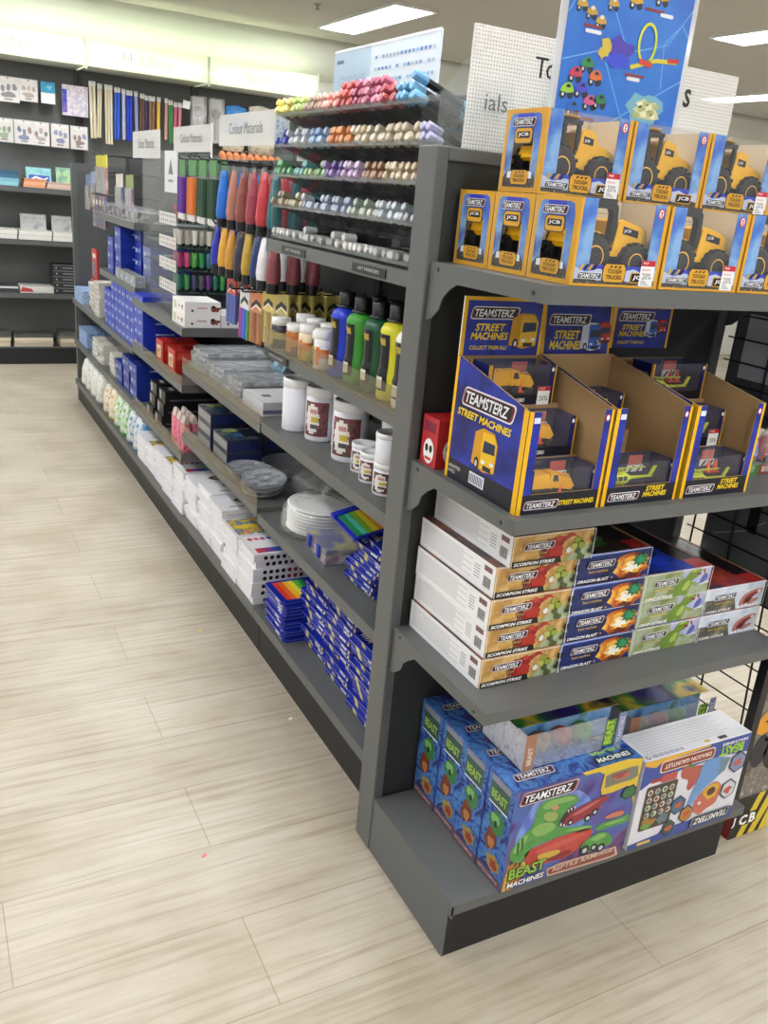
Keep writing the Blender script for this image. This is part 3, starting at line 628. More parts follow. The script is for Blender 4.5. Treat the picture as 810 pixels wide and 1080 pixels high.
def make_game(kind):
    m = MB(); w, d, h = GW, GD, GH
    m.box(0, 0, 0, w, d, h, P('f0f0f2', .35))
    F = m.face((0, 0, 0), (1, 0, 0), (0, 0, 1)); game_front(kind, F, w, h); F.line([(0, 0), (0, h), (w, h), (w, 0)], .0012, WHITE, 14)
    A = m.face((0, d, 0), (0, -1, 0), (0, 0, 1))
    for k in range(11): A.rect(.012, .012+k*.0042, d*(.6 if k % 3 else .72), .0132+k*.0042, P('b4b4b8', .5), 1)
    for k in range(5): A.rect(d*.75, .02+k*.006, d*.82, .022+k*.006, PRINT, 1)
    for k in range(10): A.rect(d*.87+k*.0026, .012, d*.87+k*.0026+(.0016 if k % 3 else .0009), .034, P('4a4a4e'), 1)
    A.rect(d*.87, .045, d*.965, .056, P('7a5a58', .5), 1)
    T = m.face((0, 0, h), (1, 0, 0), (0, 1, 0))
    a, b = {'scorpion': (['2a2230', '8a4a2a', '181820', '5a2a24'], 'b6402a'), 'dragon': (['141a3a', '3a2a20', '12141e', '5a6a2a'], 'a82a22'), 'dino': (['1a2a8a', '2440b8', '101850', '8098d8'], 'c0302a'), 'sea': (['8a2420', 'a84038', '2a3050', '7a86a8'], 'b8302a')}[kind]
    T.rect(0, 0, w, d, busy(a, 10), 1); T.rect(w*.75, 0, w*.97, d*.16, P(b, .4), 2); T.rect(w*.7, d*.16, w*.95, d, P('241a20', .35), 2); T.rect(w*.965, 0, w, d, P('a8845a', .5), 3)
    T.ell(w*.4, d*.2, w*.2, d*.09, P({'scorpion': 'a83024', 'dragon': '3a7a3a', 'dino': '2a4ad0', 'sea': 'b0483c'}[kind], .3), 3, wob=.3)
    return m
R3 = random.Random(5)
names = {'scorpion': 'red scorpion', 'dragon': 'fiery dragon', 'dino': 'green dinosaur', 'sea': 'red water creature'}
nth5 = {5: ['lowest', 'second lowest', 'middle', 'second from top', 'topmost'], 4: ['lowest', 'second lowest', 'second from top', 'topmost'], 3: ['lowest', 'middle', 'topmost'], 2: ['lower', 'upper']}
for kind, x0, n in (('scorpion', .042, 5), ('dragon', .24, 4), ('dino', .438, 3), ('sea', .637, 2)):
    me = None
    for k in range(n):
        loc = (x0+(.004, .010, .005, .012, .034)[k], -.283+(0, .003, -.002, .004, -.006)[k]+(0 if kind == 'scorpion' else .002), .6125+k*(GH+.0008))
        if me is None: o = make_game(kind).build('creature_game_box', None); me = o
        else: o = me.copy(); COL.objects.link(o)
        o.location = loc; tag(o, f'{names[kind]} game box, {nth5[n][k]} in its stack on the third shelf', 'toy box', 'creature game boxes on the third shelf')

# ------------------------------------------------------------------ base deck: large creature play sets
BLUEART = busy(['141c54', '2a469e', '4f84c4', '1c2a70', '4a3a80'], 26, dist=1.2); PURP = busy(['342e6a', '5c5298', '4a6cb0', '7a4a74', '3a3468'], 9, dist=.8)
BX, BY, BZ = .339, .0912, .254
def beast_side(A, d, h):
    A.rect(0, 0, d, h, BLUEART, 1); A.rect(0, 0, d, .022, P('6a4a58', .4), 2); A.text('REPTILE RAMPAGE', .006, .007, .008, P('c8b0b0'), 3, w=d*.8, bold=.02)
    A.rect(.012, h*.72, d-.012, h*.93, P('3a5a50', .4), 2); A.text('BEAST', .017, h*.77, .022, P('94b850', .4), 3, w=d-.036, bold=.04); A.rect(.012, h*.715, d-.012, h*.725, WHITE, 3); A.rect(.012, h*.92, d-.012, h*.98, P('8a8a9a', .4), 3)
    A.ell(d*.52, h*.58, d*.3, h*.11, P('3a7a44', .4), 3, wob=.2, seed=3); A.ell(d*.5, h*.6, d*.17, h*.06, P('7aae6c', .4), 4, wob=.3, seed=4); A.ell(d*.5, h*.56, .006, .008, P('1c3a24'), 5)
    A.ell(d*.4, h*.38, d*.22, h*.1, P('7a3a1e', .4), 3, wob=.25, seed=5); A.ell(d*.42, h*.36, d*.12, h*.055, P('b07848', .4), 4, wob=.3, seed=6)
    A.ell(d*.6, h*.19, d*.26, h*.085, P('a08a48', .4), 3, wob=.25, seed=8); A.ell(d*.64, h*.18, d*.15, h*.05, P('9a3c30', .4), 4, wob=.3, seed=9)
    for q in range(7): A.poly([(d*(.06+.13*q), h*.62), (d*(.1+.13*q), h*.7), (d*(.08+.13*q), h*.48)], P('4f8cc8' if q % 2 else '34509c', .4), 2)
def make_beast():
    m = MB(); w, d, h = BX, BY, BZ
    m.box(0, 0, 0, w, d, h, P('1c2a8a', .3))
    beast_side(m.face((0, d, 0), (0, -1, 0), (0, 0, 1)), d, h)
    T = m.face((0, 0, h), (1, 0, 0), (0, 1, 0)); T.rect(0, 0, w, d, BLUEART, 1); T.rect(w*.66, d*.14, w*.97, d*.38, P('203a3a', .4), 2); T.text('MACHINES', w*.68, d*.18, .014, WHITE, 3, w=w*.27, bold=.03, shear=.15); logo(T, w*.06, d*.3, w*.3, 2); T.text('BEAST', w*.68, d*.45, .03, P('94b850'), 3, w=w*.27, bold=.04)
    F = m.face((0, 0, 0), (1, 0, 0), (0, 0, 1)); F.rect(0, 0, w, h, PURP, 1)
    # green monster with a red car in its jaws
    G1, G2, G3, G4 = busy(['3f7a3e', '5a9a4c', '4a8a42'], 30), P('86b060', .4), P('2c5a38', .4), P('9aa860', .4); GLOW = busy(['3a5ab0', '7aa0d8', '5a6ac0', '9ab8e0'], 12)
    MOUTH, TOOTH, EYE = P('3a2430', .4), P('e8e4dc', .4), P('c8946a', .4); RED, RED2, RED3 = busy(['a83a34', 'c04a40', '8f302e'], 22), P('c85a50', .4), P('8a2c30', .4)
    YL, OR, OR2, CAR, CAR2 = P('c8a848', .4), P('c87a58', .4), P('b87a3a', .4), P('93343c', .4), P('bb6a64', .4); BADGE, WIN, HEXD, HEX = P('dcbc3a', .4), P('7a7a6a', .3), P('2c4034', .4), P('3f7048', .4); BROWN, BROWN2 = P('caa898', .4), P('8a4a3c', .4)
    F.spoly([(0.014,0.1255),(0.0304,0.1712),(0.0544,0.2204),(0.0858,0.2282),(0.1554,0.2225),(0.1962,0.1971),(0.2221,0.1581),(0.2055,0.113),(0.1462,0.1079),(0.08,0.0956),(0.0389,0.0824)],GLOW,2)
    F.spoly([(0.0104,0.0813),(0.0091,0.1069),(0.0245,0.125),(0.0428,0.1425),(0.0523,0.15),(0.0601,0.1683),(0.0634,0.1979),(0.077,0.215),(0.105,0.2134),(0.1337,0.2128),(0.1613,0.2064),(0.176,0.1911),(0.1688,0.1811),(0.1545,0.1777),(0.1416,0.1677),(0.1333,0.1488),(0.1272,0.1335),(0.1618,0.1197),(0.2185,0.1106),(0.2336,0.097),(0.2085,0.0968),(0.1525,0.1051),(0.1239,0.1026),(0.0959,0.1003),(0.0741,0.0984),(0.0617,0.0908),(0.0538,0.0726),(0.0391,0.0644),(0.0225,0.0698)],G1,3)
    F.spoly([(0.0539,0.1495),(0.0865,0.1571),(0.1175,0.1467),(0.1238,0.1302),(0.0952,0.1214),(0.0672,0.1243)],G2,4)
    F.spoly([(0.0172,0.1145),(0.043,0.1414),(0.0527,0.1305),(0.0356,0.1039),(0.0266,0.0939),(0.0164,0.0996)],G2,4)
    F.spoly([(0.0732,0.198),(0.0889,0.2095),(0.1344,0.209),(0.1654,0.2001),(0.1609,0.1921),(0.1197,0.1943),(0.09,0.1861)],G2,4)
    F.spoly([(0.0823,0.1829),(0.114,0.1774),(0.1253,0.1614),(0.1161,0.1481),(0.0858,0.1614)],G4,4)
    F.spoly([(0.1504,0.1175),(0.2218,0.1097),(0.2299,0.0997),(0.1578,0.1089)],G2,4)
    F.poly([(0.1466,0.1728),(0.1678,0.1803),(0.1653,0.167),(0.1595,0.1498),(0.1486,0.1276),(0.1292,0.1319),(0.1328,0.1515)],MOUTH,5)
    F.poly([(0.1457,0.1709),(0.1503,0.1719),(0.1508,0.1622)],TOOTH,6)
    F.poly([(0.1536,0.1732),(0.158,0.1747),(0.1587,0.1644)],TOOTH,6)
    F.poly([(0.1615,0.1755),(0.1659,0.177),(0.1664,0.1678)],TOOTH,6)
    F.poly([(0.1323,0.1342),(0.1384,0.1325),(0.1354,0.1429)],TOOTH,6)
    F.poly([(0.141,0.1307),(0.1472,0.1291),(0.1454,0.1391)],TOOTH,6)
    F.spoly([(0.1003,0.1913),(0.1109,0.1954),(0.122,0.1874),(0.1195,0.1786),(0.1048,0.1813)],EYE,5)
    F.poly([(0.0131,0.0804),(0.0244,0.0742),(0.0128,0.0653)],G3,5)
    F.poly([(0.0247,0.0726),(0.0348,0.0684),(0.0272,0.0565)],G3,5)
    F.poly([(0.0359,0.068),(0.0455,0.0675),(0.0408,0.0536)],G3,5)
    F.poly([(0.0249,0.1223),(0.03,0.1234),(0.0317,0.0949),(0.0279,0.0859)],G3,5)
    F.poly([(0.0342,0.1297),(0.0391,0.1324),(0.0423,0.1019),(0.0384,0.0928)],G3,5)
    F.spoly([(0.0508,0.0916),(0.0962,0.0986),(0.1469,0.1034),(0.2137,0.1025),(0.2345,0.0923),(0.2303,0.0739),(0.1954,0.0499),(0.1762,0.0382),(0.1171,0.0408),(0.0892,0.0392),(0.0651,0.0456),(0.0523,0.0653)],RED,3)
    F.spoly([(0.076,0.0864),(0.1491,0.091),(0.2087,0.0956),(0.2199,0.0858),(0.1578,0.0749),(0.0896,0.0707)],RED2,4)
    F.spoly([(0.115,0.0532),(0.1666,0.0587),(0.1863,0.0499),(0.1697,0.0414),(0.1228,0.0411)],RED3,4)
    F.spoly([(0.0829,0.0712),(0.1005,0.0726),(0.1458,0.0694),(0.1493,0.0559),(0.115,0.0532),(0.0935,0.0537)],YL,5)
    F.spoly([(0.0391,0.0644),(0.0517,0.0691),(0.0612,0.0494),(0.0489,0.0457)],YL,5)
    F.spoly([(0.2344,0.0929),(0.2577,0.1055),(0.3118,0.1012),(0.3367,0.1073),(0.339,0.0822),(0.2883,0.0835),(0.2524,0.0822)],G1,4)
    F.spoly([(0.2588,0.0995),(0.3192,0.098),(0.3275,0.0912),(0.2738,0.0898)],G2,5)
    F.spoly([(0.2545,0.1153),(0.2803,0.1243),(0.3158,0.122),(0.3187,0.1074),(0.2836,0.1076)],OR,5)
    F.spoly([(0.1393,0.1408),(0.1547,0.1601),(0.1826,0.1713),(0.2183,0.1788),(0.2512,0.1797),(0.264,0.1672),(0.2363,0.1568),(0.2446,0.1469),(0.2133,0.1384),(0.1897,0.1326),(0.1552,0.1236)],CAR,6)
    F.spoly([(0.1559,0.1534),(0.2074,0.17),(0.2444,0.1747),(0.2211,0.1639),(0.1747,0.1485)],CAR2,7)
    F.spoly([(0.2022,0.0566),(0.2252,0.0743),(0.2623,0.0816),(0.2945,0.0588),(0.2993,0.0343),(0.272,0.031),(0.2142,0.0318)],G1,6)
    F.spoly([(0.2263,0.0684),(0.2632,0.0769),(0.2804,0.0628),(0.2476,0.0565)],G2,7)
    F.poly([(0.1666,0.2597),(0.1804,0.2499),(0.2176,0.2485),(0.2336,0.2375),(0.2307,0.2),(0.2364,0.1832),(0.2689,0.1822),(0.3112,0.1882),(0.3286,0.1602),(0.3399,0.1257),(0.3383,0.1637),(0.3392,0.2528),(0.2929,0.2619)],BADGE,6)
    F.poly([(0.2385,0.2321),(0.2582,0.2367),(0.3113,0.238),(0.3297,0.2354),(0.334,0.2077),(0.3185,0.2025),(0.265,0.2021),(0.2408,0.2004)],WIN,7)
    F.spoly([(0.2614,0.2206),(0.2867,0.2263),(0.3111,0.2256),(0.3057,0.2155),(0.2696,0.2121)],CAR2,8)
    F.poly([(0.302,0.1835),(0.327,0.1881),(0.3395,0.1749),(0.3395,0.1547),(0.3129,0.1497),(0.294,0.1628)],HEXD,7)
    F.poly([(0.3041,0.1796),(0.3251,0.1839),(0.3341,0.1739),(0.3344,0.1588),(0.3134,0.1541),(0.2992,0.1638)],HEX,8)
    F.poly([(0.0018,0.0019),(0.0041,0.0378),(0.0112,0.076),(0.0383,0.0698),(0.0605,0.0471),(0.0579,0.0297),(0.0254,-0.0005)],OR2,4)
    F.poly([(0.0045,0.0009),(0.0079,0.0466),(0.0195,0.0555),(0.0193,0.0223),(0.0148,0.0008)],YL,5)
    F.poly([(0.1169,0.0248),(0.148,0.0292),(0.3139,0.0224),(0.3247,-0.0044),(0.3061,-0.0073),(0.1236,0.0021)],BROWN,7)
    F.poly([(0.1217,0.02),(0.15,0.0247),(0.3092,0.0185),(0.3155,0.0002),(0.3023,-0.0015),(0.1263,0.0066)],BROWN2,8)
    F.ell(0.1603,0.1351,0.0081,0.0081,DGREY,8); F.ell(0.1603,0.1351,0.004,0.004,SILV,9)
    F.ell(0.2082,0.1321,0.0099,0.0099,DGREY,8); F.ell(0.2082,0.1321,0.005,0.005,SILV,9)
    F.ell(0.2263,0.1427,0.0093,0.0093,DGREY,8); F.ell(0.2263,0.1427,0.0046,0.0046,SILV,9)
    F.ell(0.2186,0.0416,0.0134,0.0134,DGREY,8); F.ell(0.2186,0.0416,0.0067,0.0067,SILV,9)
    F.ell(0.244,0.0418,0.0102,0.0102,DGREY,8); F.ell(0.244,0.0418,0.0051,0.0051,SILV,9)
    F.ell(0.2662,0.0339,0.0126,0.0126,DGREY,8); F.ell(0.2662,0.0339,0.0063,0.0063,SILV,9)
    F.ell(.278, .225, .02, .008, P('a04a44'), 9, wob=.4)
    logo(F, .010, .2175, .146, 9, back='8a2a30', rim='c8b8b8')
    F.text('BEAST', .012, .026, .032, P('20361e'), 9, w=.1, bold=.07); F.text('BEAST', .0145, .029, .028, P('8fb84a'), 10, w=.095, bold=.03); F.text('MACHINES', .012, .006, .016, P('1a2a1c'), 9, w=.1, bold=.06); F.text('MACHINES', .0135, .0075, .0135, WHITE, 10, w=.097, bold=.025, shear=.1)
    F.text('REPTILE RAMPAGE', .134, .0115, .0125, P('d0b4a4'), 10, w=.172, bold=.03, shear=.1)
    return m
o0 = make_beast().build('creature_play_set_box')
for k, w_ in enumerate(('front', 'second', 'third', 'fourth')):
    o = o0 if k == 0 else o0.copy()
    if k: COL.objects.link(o)
    o.location = (.115-.003*(k % 2), -.367+k*.0922, .1515); tag(o, f'{w_} of four blue and green creature play set boxes lined on the base shelf' if k == 0 else f'{w_} of four blue creature play set boxes, counted from the front, base shelf', 'toy box', 'creature play set boxes on the base shelf')
# back of another play set, standing upside down
m = MB(); w, d, h = .337, .1, .24
m.box(0, 0, 0, w, d, h, P('e8e8ea', .3)); T = m.face((0, 0, h), (1, 0, 0), (0, 1, 0)); T.rect(.004, .004, w-.002, d-.003, P('d8d9dd', .3), 1)
for k in range(8): T.rect(.02, .022+k*.009, w*(.86 if k % 2 else .8), .0245+k*.009, P('bdbdc4'), 2)
T.ell(.018, .011, .006, .006, DGREY, 2); T.ell(.018, .011, .004, .004, P('d8d9dd'), 3)
for k in range(12): T.rect(.03+k*.008, .006, .036+k*.008, .016, P('8f96ac' if k % 2 else 'a9aec0'), 2)
T.rect(w*.57, .008, w*.62, .016, P('c8a83a'), 2); T.rect(w*.7, .006, w*.78, .016, DGREY, 2)
F = m.face((0, 0, 0), (1, 0, 0), (0, 0, 1)); F.rect(0, 0, w, h, P('dcdbe2', .35), 1); F.poly([(0, 0), (w, 0), (w, .03), (w*.3, .03), (w*.27, .02), (0, .014)], P('3a4c94', .4), 2)
F.poly([(0, h), (0, h-.075), (.03, h-.06), (.06, h-.058), (.12, h-.05), (w*.75, h-.045), (w, h-.052), (w, h)], P('3d4f9c', .4), 2); F.poly([(.0, h), (.0, h-.01), (.035, h-.022), (.05, h-.012), (.2, h-.005), (.2, h)], P('e0aa3a', .4), 3)
F.rrect(.05, h-.042, .22, h-.010, .008, P('e8d8b8', .4), 4); F.rrect(.053, h-.039, .217, h-.013, .007, P('8a3a2c', .4), 5); F.text('DRAGON GAUNTLET', .062, h-.032, .012, P('f0dcd0'), 6, w=.146, bold=.03, flip=True)
F.text('BEAST', .236, h-.044, .026, P('9ccc3e'), 6, w=.08, bold=.04, flip=True); F.text('MACHINES', .24, h-.016, .008, WHITE, 6, w=.085, bold=.03, flip=True)
F.rrect(.022, .045, .118, .168, .006, P('4a4438', .5), 3)
for r in range(4):
    for q in range(4): F.ell(.036+q*.022+r*.001, .15-r*.021, .0085, .0085, P(['d8ccc0', 'a8b8c0', 'c8d0b8', 'd0b0a0'][(r*3+q*5) % 4], .4), 4, 10); F.ell(.036+q*.022, .15-r*.021, .005, .005, P(['7a3a2c', '3a6a8a', '5a7a3a', '8a6a3a'][(r+q*3) % 4], .4), 5, 8)
F.ell(.048, .064, .02, .016, P('a87840'), 4, wob=.35, seed=2); F.ell(.046, .056, .016, .009, P('6a9a4a'), 5, wob=.3, seed=4); F.ell(.092, .066, .02, .013, P('6a7a86'), 4, wob=.35, seed=3)
F.rrect(.03, .176, .1, .186, .003, P('a8443c'), 3); F.rrect(.062, .17, .11, .192, .004, P('b8584e'), 4)
F.spoly([(.12, .19), (.14, .2), (.165, .19), (.2, .185), (.19, .15), (.165, .12), (.15, .13), (.155, .155), (.125, .165)], P('b05a4c', .4), 3); F.poly([(.15, .2), (.16, .185), (.14, .195), (.14, .215), (.155, .215)], P('4a8a4a'), 4)
F.spoly([(.19, .2), (.25, .195), (.27, .18), (.265, .16), (.245, .13), (.215, .12), (.19, .09), (.175, .055), (.165, .06), (.17, .1), (.185, .15)], P('6a94c8', .4), 5); F.poly([(.245, .195), (.28, .185), (.27, .15), (.25, .14)], P('6a8a9a'), 6)
F.spoly([(.2, .1), (.245, .13), (.275, .11), (.272, .07), (.262, .055), (.235, .05), (.22, .035), (.205, .045), (.185, .06)], P('c06a56', .4), 6); F.ell(.24, .1, .026, .022, P('d8a83a'), 7, wob=.15); F.ell(.24, .1, .014, .012, P('5a3a2c'), 8); F.ell(.208, .075, .006, .005, P('e8e0d0'), 8)
for x, y, r, c in ((.135, .09, .026, '3f6a86'), (.31, .165, .03, '7a8ab0'), (.3, .09, .028, 'c8c8d0'), (.12, .03, .022, '3f5a4a'), (.17, .055, .024, 'b8803a')):
    F.ell(x, y, r, r*1.05, P('3a3c48'), 7, 6, rot=.4); F.ell(x, y, r*.85, r*.9, P(c, .4), 8, 6, rot=.4); F.ell(x, y, r*.5, r*.35, P('c05a40'), 9, wob=.4, seed=int(x*100))
logo(F, .19, .008, .13, 10, back='8a8a92', rim='4a4a52', flip=True); F.rect(.03, .004, .07, .012, P('d8b84a'), 3)
o = m.build('creature_play_set_box'); o.location = (.462, -.372, .1515); tag(o, 'play set box with white back side showing, printed upside down, base shelf right', 'toy box', 'creature play set boxes on the base shelf')
# clear packs of creature figures
def make_pack(w, d, h, label, loc, rz=0.):
    t = thing('figure_pack', label, 'toy pack', loc, rz, 'clear packs of creature figures')
    c = MB(); c.box(.002, .05, .002, w-.002, .052, h-.002, busy(['2a48a0', '6aa8e0', 'a0c4ee', '4a8a7a'], 18)); c.box(0, d-.002, 0, w, d, h, NAVY); c.box(0, 0, 0, w, d, .002, BLUEART); c.box(0, 0, 0, .002, d, h, P('d8d6da', .3)); c.box(.0, .03, h-.002, w, d, h, busy(['1a1c7a', '3a2a6a', '2a7a3a', 'd8b83a', '101440'], 9))
    F = c.face((0, 0, 0), (1, 0, 0), (0, 0, 1)); F.rect(0, 0, .028, h, P('a8785a', .4), 1); F.text('BEAST', .021, .012, .012, P('e6d8c8'), 2, rot=PI/2, bold=.02)
    F.rect(w-.06, .01, w-.03, h-.012, P('5a8a3a', .4), 1); F.text('BEAST', w-.037, .014, .02, P('b8d84a'), 2, rot=PI/2, w=h*.7, bold=.03); F.rect(w-.026, 0, w-.004, h, P('7a86a8', .4), 1); F.text('TEAMSTERZ', w-.008, .012, .012, WHITE, 2, rot=PI/2, w=h*.75)
    A = c.face((0, d, 0), (0, -1, 0), (0, 0, 1)); A.rect(.003, .003, d-.003, h-.003, busy(['c4c4cc', 'dcdce2', 'a8aab8'], 60), 1)
    c.build('card', t)
    for k, cc in enumerate(('8a6a3a', 'b04a2a', '4a9a3a')):
        b = MB(); x = .062+k*(w-.15)/2.2; b.ball((x, .03, h*.45), .022, P(cc, .45), sz=1.1); b.ball((x+.004, .02, h*.62), .013, P(cc, .45)); b.ball((x-.014, .02, h*.3), .010, P('2a2a2e')); b.ball((x+.014, .02, h*.3), .010, P('2a2a2e'))
        b.build('creature_figure', t)
    MB().box(.028, .0005, .002, w-.06, .001, h-.002, clear('pack_film', haze=.18, gloss=.3, rough=.15, hazecol='e8ecf4')).build('window', t)
    return t
make_pack(.275, .15, .088, 'clear figure pack lying on top of the front green creature box', (.165, -.315, .4065), .0)
make_pack(.285, .12, .1, 'clear figure pack standing behind the upside down white box, base shelf', (.54, -.24, .305))
make_pack(.285, .1, .15, 'clear figure pack under another, behind the white box, base shelf', (.54, -.235, .1515))
t = thing('figure_pack', 'dark blue pack with green figures in the back right corner of the base shelf', 'toy pack', (.62, -.105, .1515), group='clear packs of creature figures')
c = MB().box(0, 0, 0, .22, .09, .27, busy(['141a4a', '2a3a7a', '4a6a3a', '6a8a4a', '101430'], 20)); c.ball((.17, .02, .27), .022, P('3a62c8')); c.build('card', t); MB().box(.01, -.001, .01, .21, -.0005, .26, FILM).build('window', t)

# ------------------------------------------------------------------ tall digger box on the floor beyond the end unit
t = MB(); w, d, h = .142, .034, .585
t.box(0, 0, 0, w, d, h, P('8a1f24', .4)); F = t.face((0, 0, 0), (1, 0, 0), (0, 0, 1))
F.rect(0, 0, w, h, busy(['c02a2c', 'a02022', '6a5a50'], 6), 1); F.rect(0, .1, w, .44, busy(['3a3632', '6a625a', '8a8074', '24221f'], 30), 2); F.rect(0, .13, w, .2, busy(['8f857a', '6b645c', 'b5aca0'], 60), 3)
F.poly([(.0, .37), (.03, .4), (.09, .39), (w, .41), (w, .33), (.1, .31), (.06, .33), (.02, .32), (0, .33)], P('e09a22', .4), 4); F.poly([(.02, .36), (.07, .37), (.06, .34)], P('3a2a14'), 5); F.poly([(.04, .3), (.06, .36), (.075, .36), (.06, .29)], YEL, 5); F.ell(.1, .26, .05, .06, BLK, 5); F.ell(.115, .265, .022, .034, P('d8a020'), 6); F.ell(.03, .27, .03, .05, DGREY, 5); F.ell(.06, .41, .035, .02, P('4a4440'), 5)
F.rect(0, 0, w, .13, BLK, 5)
for q in range(4): F.poly([(.03+q*.042, 0), (.055+q*.042, 0), (min(w, .105+q*.042), .13 if .105+q*.042 < w else .1), (min(w, .08+q*.042), .13)] if .03+q*.042 < .11 else [(.03+q*.042, 0), (min(w, .055+q*.042), 0), (w, .03), (w, .09 if q < 3 else .03)], P('d8c02a', .4), 6)
F.rect(.0, .035, .092, .075, BLK, 7); F.text('J', .0, .038, .032, WHITE, 8, bold=.04); F.text('C', .026, .038, .032, WHITE, 8, bold=.04); F.text('B', .064, .038, .032, WHITE, 8, bold=.04)
F.line([(w, 0), (w, h)], .002, P('d8d0c0'), 8)
o = t.build('digger_toy_box'); o.location = (.897, -.318, 0); tag(o, 'tall red and black digger box on the floor right of the base shelf', 'toy box')

# ------------------------------------------------------------------ hanging bags at the right end of the second shelf
for k, (x, c, lb) in enumerate(((.668, '2a7ad8', 'clear bag with a blue toy car and green card, right end of second shelf'), (.744, 'b82a30', 'clear bag with a dark red toy car, right end of second shelf'))):
    t = thing('toy_car_bag', lb, 'toy pack', (x, -.27, 1.0005), 0, 'bagged toy cars on the second shelf'); t.scale = (.78,)*3
    c = MB().box(0, .012, 0, .095, .016, .03, P('4a7a3a' if k == 0 else '8a4a3a')); F = c.face((0, .012, 0), (1, 0, 0), (0, 0, 1)); F.text('BEAST', .01, .008, .016, P('b8e04a' if k == 0 else 'e8c8b8'), 1, w=.07, bold=.03); c.build('card', t)
    b = MB(); b.prism([(.01, .04), (.016, .075), (.035, .1), (.06, .105), (.082, .07), (.086, .04)], 'y', .018, .055, P(c and (c := c) and ('2a7ad8' if k == 0 else 'b82a30'), .3)); b.build('toy_car', t)
    for q in range(2): MB().cyl((.026+q*.044, .014, .042), (.026+q*.044, .06, .042), .013, TYRE, n=14).build('wheel', t)
    g = MB(); pr = [(.03, 0.0), (.044, .01), (.042, .06), (.036, .1), (.012, .14), (.002, .15)]; g.lathe([(r, z) for r, z in pr], BAG, (.048, .035, 0), n=14, sy=.75); g.build('bag', t)

# ------------------------------------------------------------------ poster and acrylic sign above the end unit
PB = busy(['1a62c8', '2a7ad8', '1f6cd0', '3a8ae6'], 5)
t = thing('poster', 'blue poster of toy vehicles in a white edged stand above the digger boxes', 'poster', (.254, .028, 1.6005))
pw, ph = .342, .40
MB().box(0, 0, 0, pw, .004, ph, clear('stand_acrylic', haze=.55, gloss=.3, hazecol='e6eaee')).build('stand', t)
m = MB().box(.016, -.0015, .06, pw-.014, -.0005, ph-.004, P('1f6cd0', .25)); F = m.face((.016, -.0015, .06), (1, 0, 0), (0, 0, 1)); W_, H_ = pw-.03, ph-.064
F.rect(0, 0, W_, H_, PB, 1); LB = P('6ab0ee', .3)
for a in ([(0, .12), (.15, .165), (.09, .25), (.07, H_)], [(.15, .165), (.17, .155), (.26, .18), (W_, .25)], [(.17, .03), (.1, .14)], [(.17, .04), (W_, .12)], [(.17, 0), (.17, .04), (.1, 0)], [(.09, .25), (.05, .29), (0, .2)], [(.26, .1), (.25, .18), (.29, .22), (W_, .2)]): F.line(a, .0022, LB, 2)
def car(x, y, s, c, L=4):
    F.ell(x-.4*s, y-.42*s, .3*s, .34*s, DGREY, L, 10); F.ell(x+.38*s, y-.36*s, .3*s, .34*s, DGREY, L, 10); F.ell(x-.4*s, y-.42*s, .13*s, .14*s, SILV, L+1, 8)
    F.poly([(x-.7*s, y-.2*s), (x-.6*s, y+.15*s), (x-.2*s, y+.45*s), (x+.25*s, y+.5*s), (x+.6*s, y+.15*s), (x+.72*s, y-.15*s), (x, y-.3*s)], P(c, .4), L+2); F.poly([(x-.18*s, y+.12*s), (x-.08*s, y+.35*s), (x+.2*s, y+.38*s), (x+.3*s, y+.12*s)], P('1a2430', .3), L+3)
for x, y, c in ((.035, .1, 'c83a5a'), (.06, .12, '2a8a4a'), (.085, .1, 'e0702a'), (.02, .07, '9ad03a'), (.055, .075, '4a4ad0'), (.08, .055, 'd05a8a'), (.105, .06, '2a7a4a'), (.04, .04, '2a6ac8')): car(x+.002, y, .024, c)
for x, y in ((.04, .25), (.075, .245), (.03, .218), (.055, .208), (.105, .23), (.08, .196)): car(x, y, .019, 'c8a23a'); F.ell(x, y+.006, .005, .004, P('e8e2c0'), 9)
for x, y in ((.145, .285), (.19, .275), (.16, .245), (.225, .26)): car(x, y, .024, 'd8a428')
pts = [(.205+.022*math.cos(a), .175+.035*math.sin(a)) for a in [2*PI*k/18 for k in range(19)]]; F.line(pts, .006, P('d6de3a', .4), 6)
F.line([(.17, .128), (.235, .148), (.29, .152)], .008, P('d8d03a'), 6); F.line([(.19, .142), (.225, .138)], .01, P('d0402a'), 7); F.line([(.265, .152), (.295, .155)], .008, P('c8302a'), 7)
F.ell(.14, .155, .028, .022, P('4a3ab0'), 4, wob=.3, seed=2); F.ell(.135, .135, .035, .012, P('3a4ad8'), 5, wob=.3, seed=3); F.ell(.1, .15, .014, .016, P('d8c048'), 5, wob=.4, seed=5)
F.ell(.225, .06, .045, .03, P('7ab4c8'), 3, wob=.3, seed=6); F.ell(.23, .055, .036, .022, P('d6d8a0'), 4, wob=.35, seed=7)
for k in range(9): F.ell(.205+.009*k*.7, .045+.004*((k*5) % 7), .009, .006, P('f0ecc0' if k % 2 else 'b8bc80'), 5, wob=.3, seed=k)
for x, y, l in ((.03, .02, .07), (.04, .012, .06), (.2, .018, .07), (.2, .01, .06), (.04, .182, .045), (.16, .112, .05), (.2, .307, .08), (.185, .232, .05)): F.rect(x, y, x+l, y+.005, P('8a3a3a', .5), 5)
for x, y, l in ((.045, .172, .04), (.165, .104, .035), (.225, .226, .035), (.22, .295, .03)): F.rrect(x, y, x+l, y+.007, .003, P('e8eef6'), 6)
m.build('print', t)
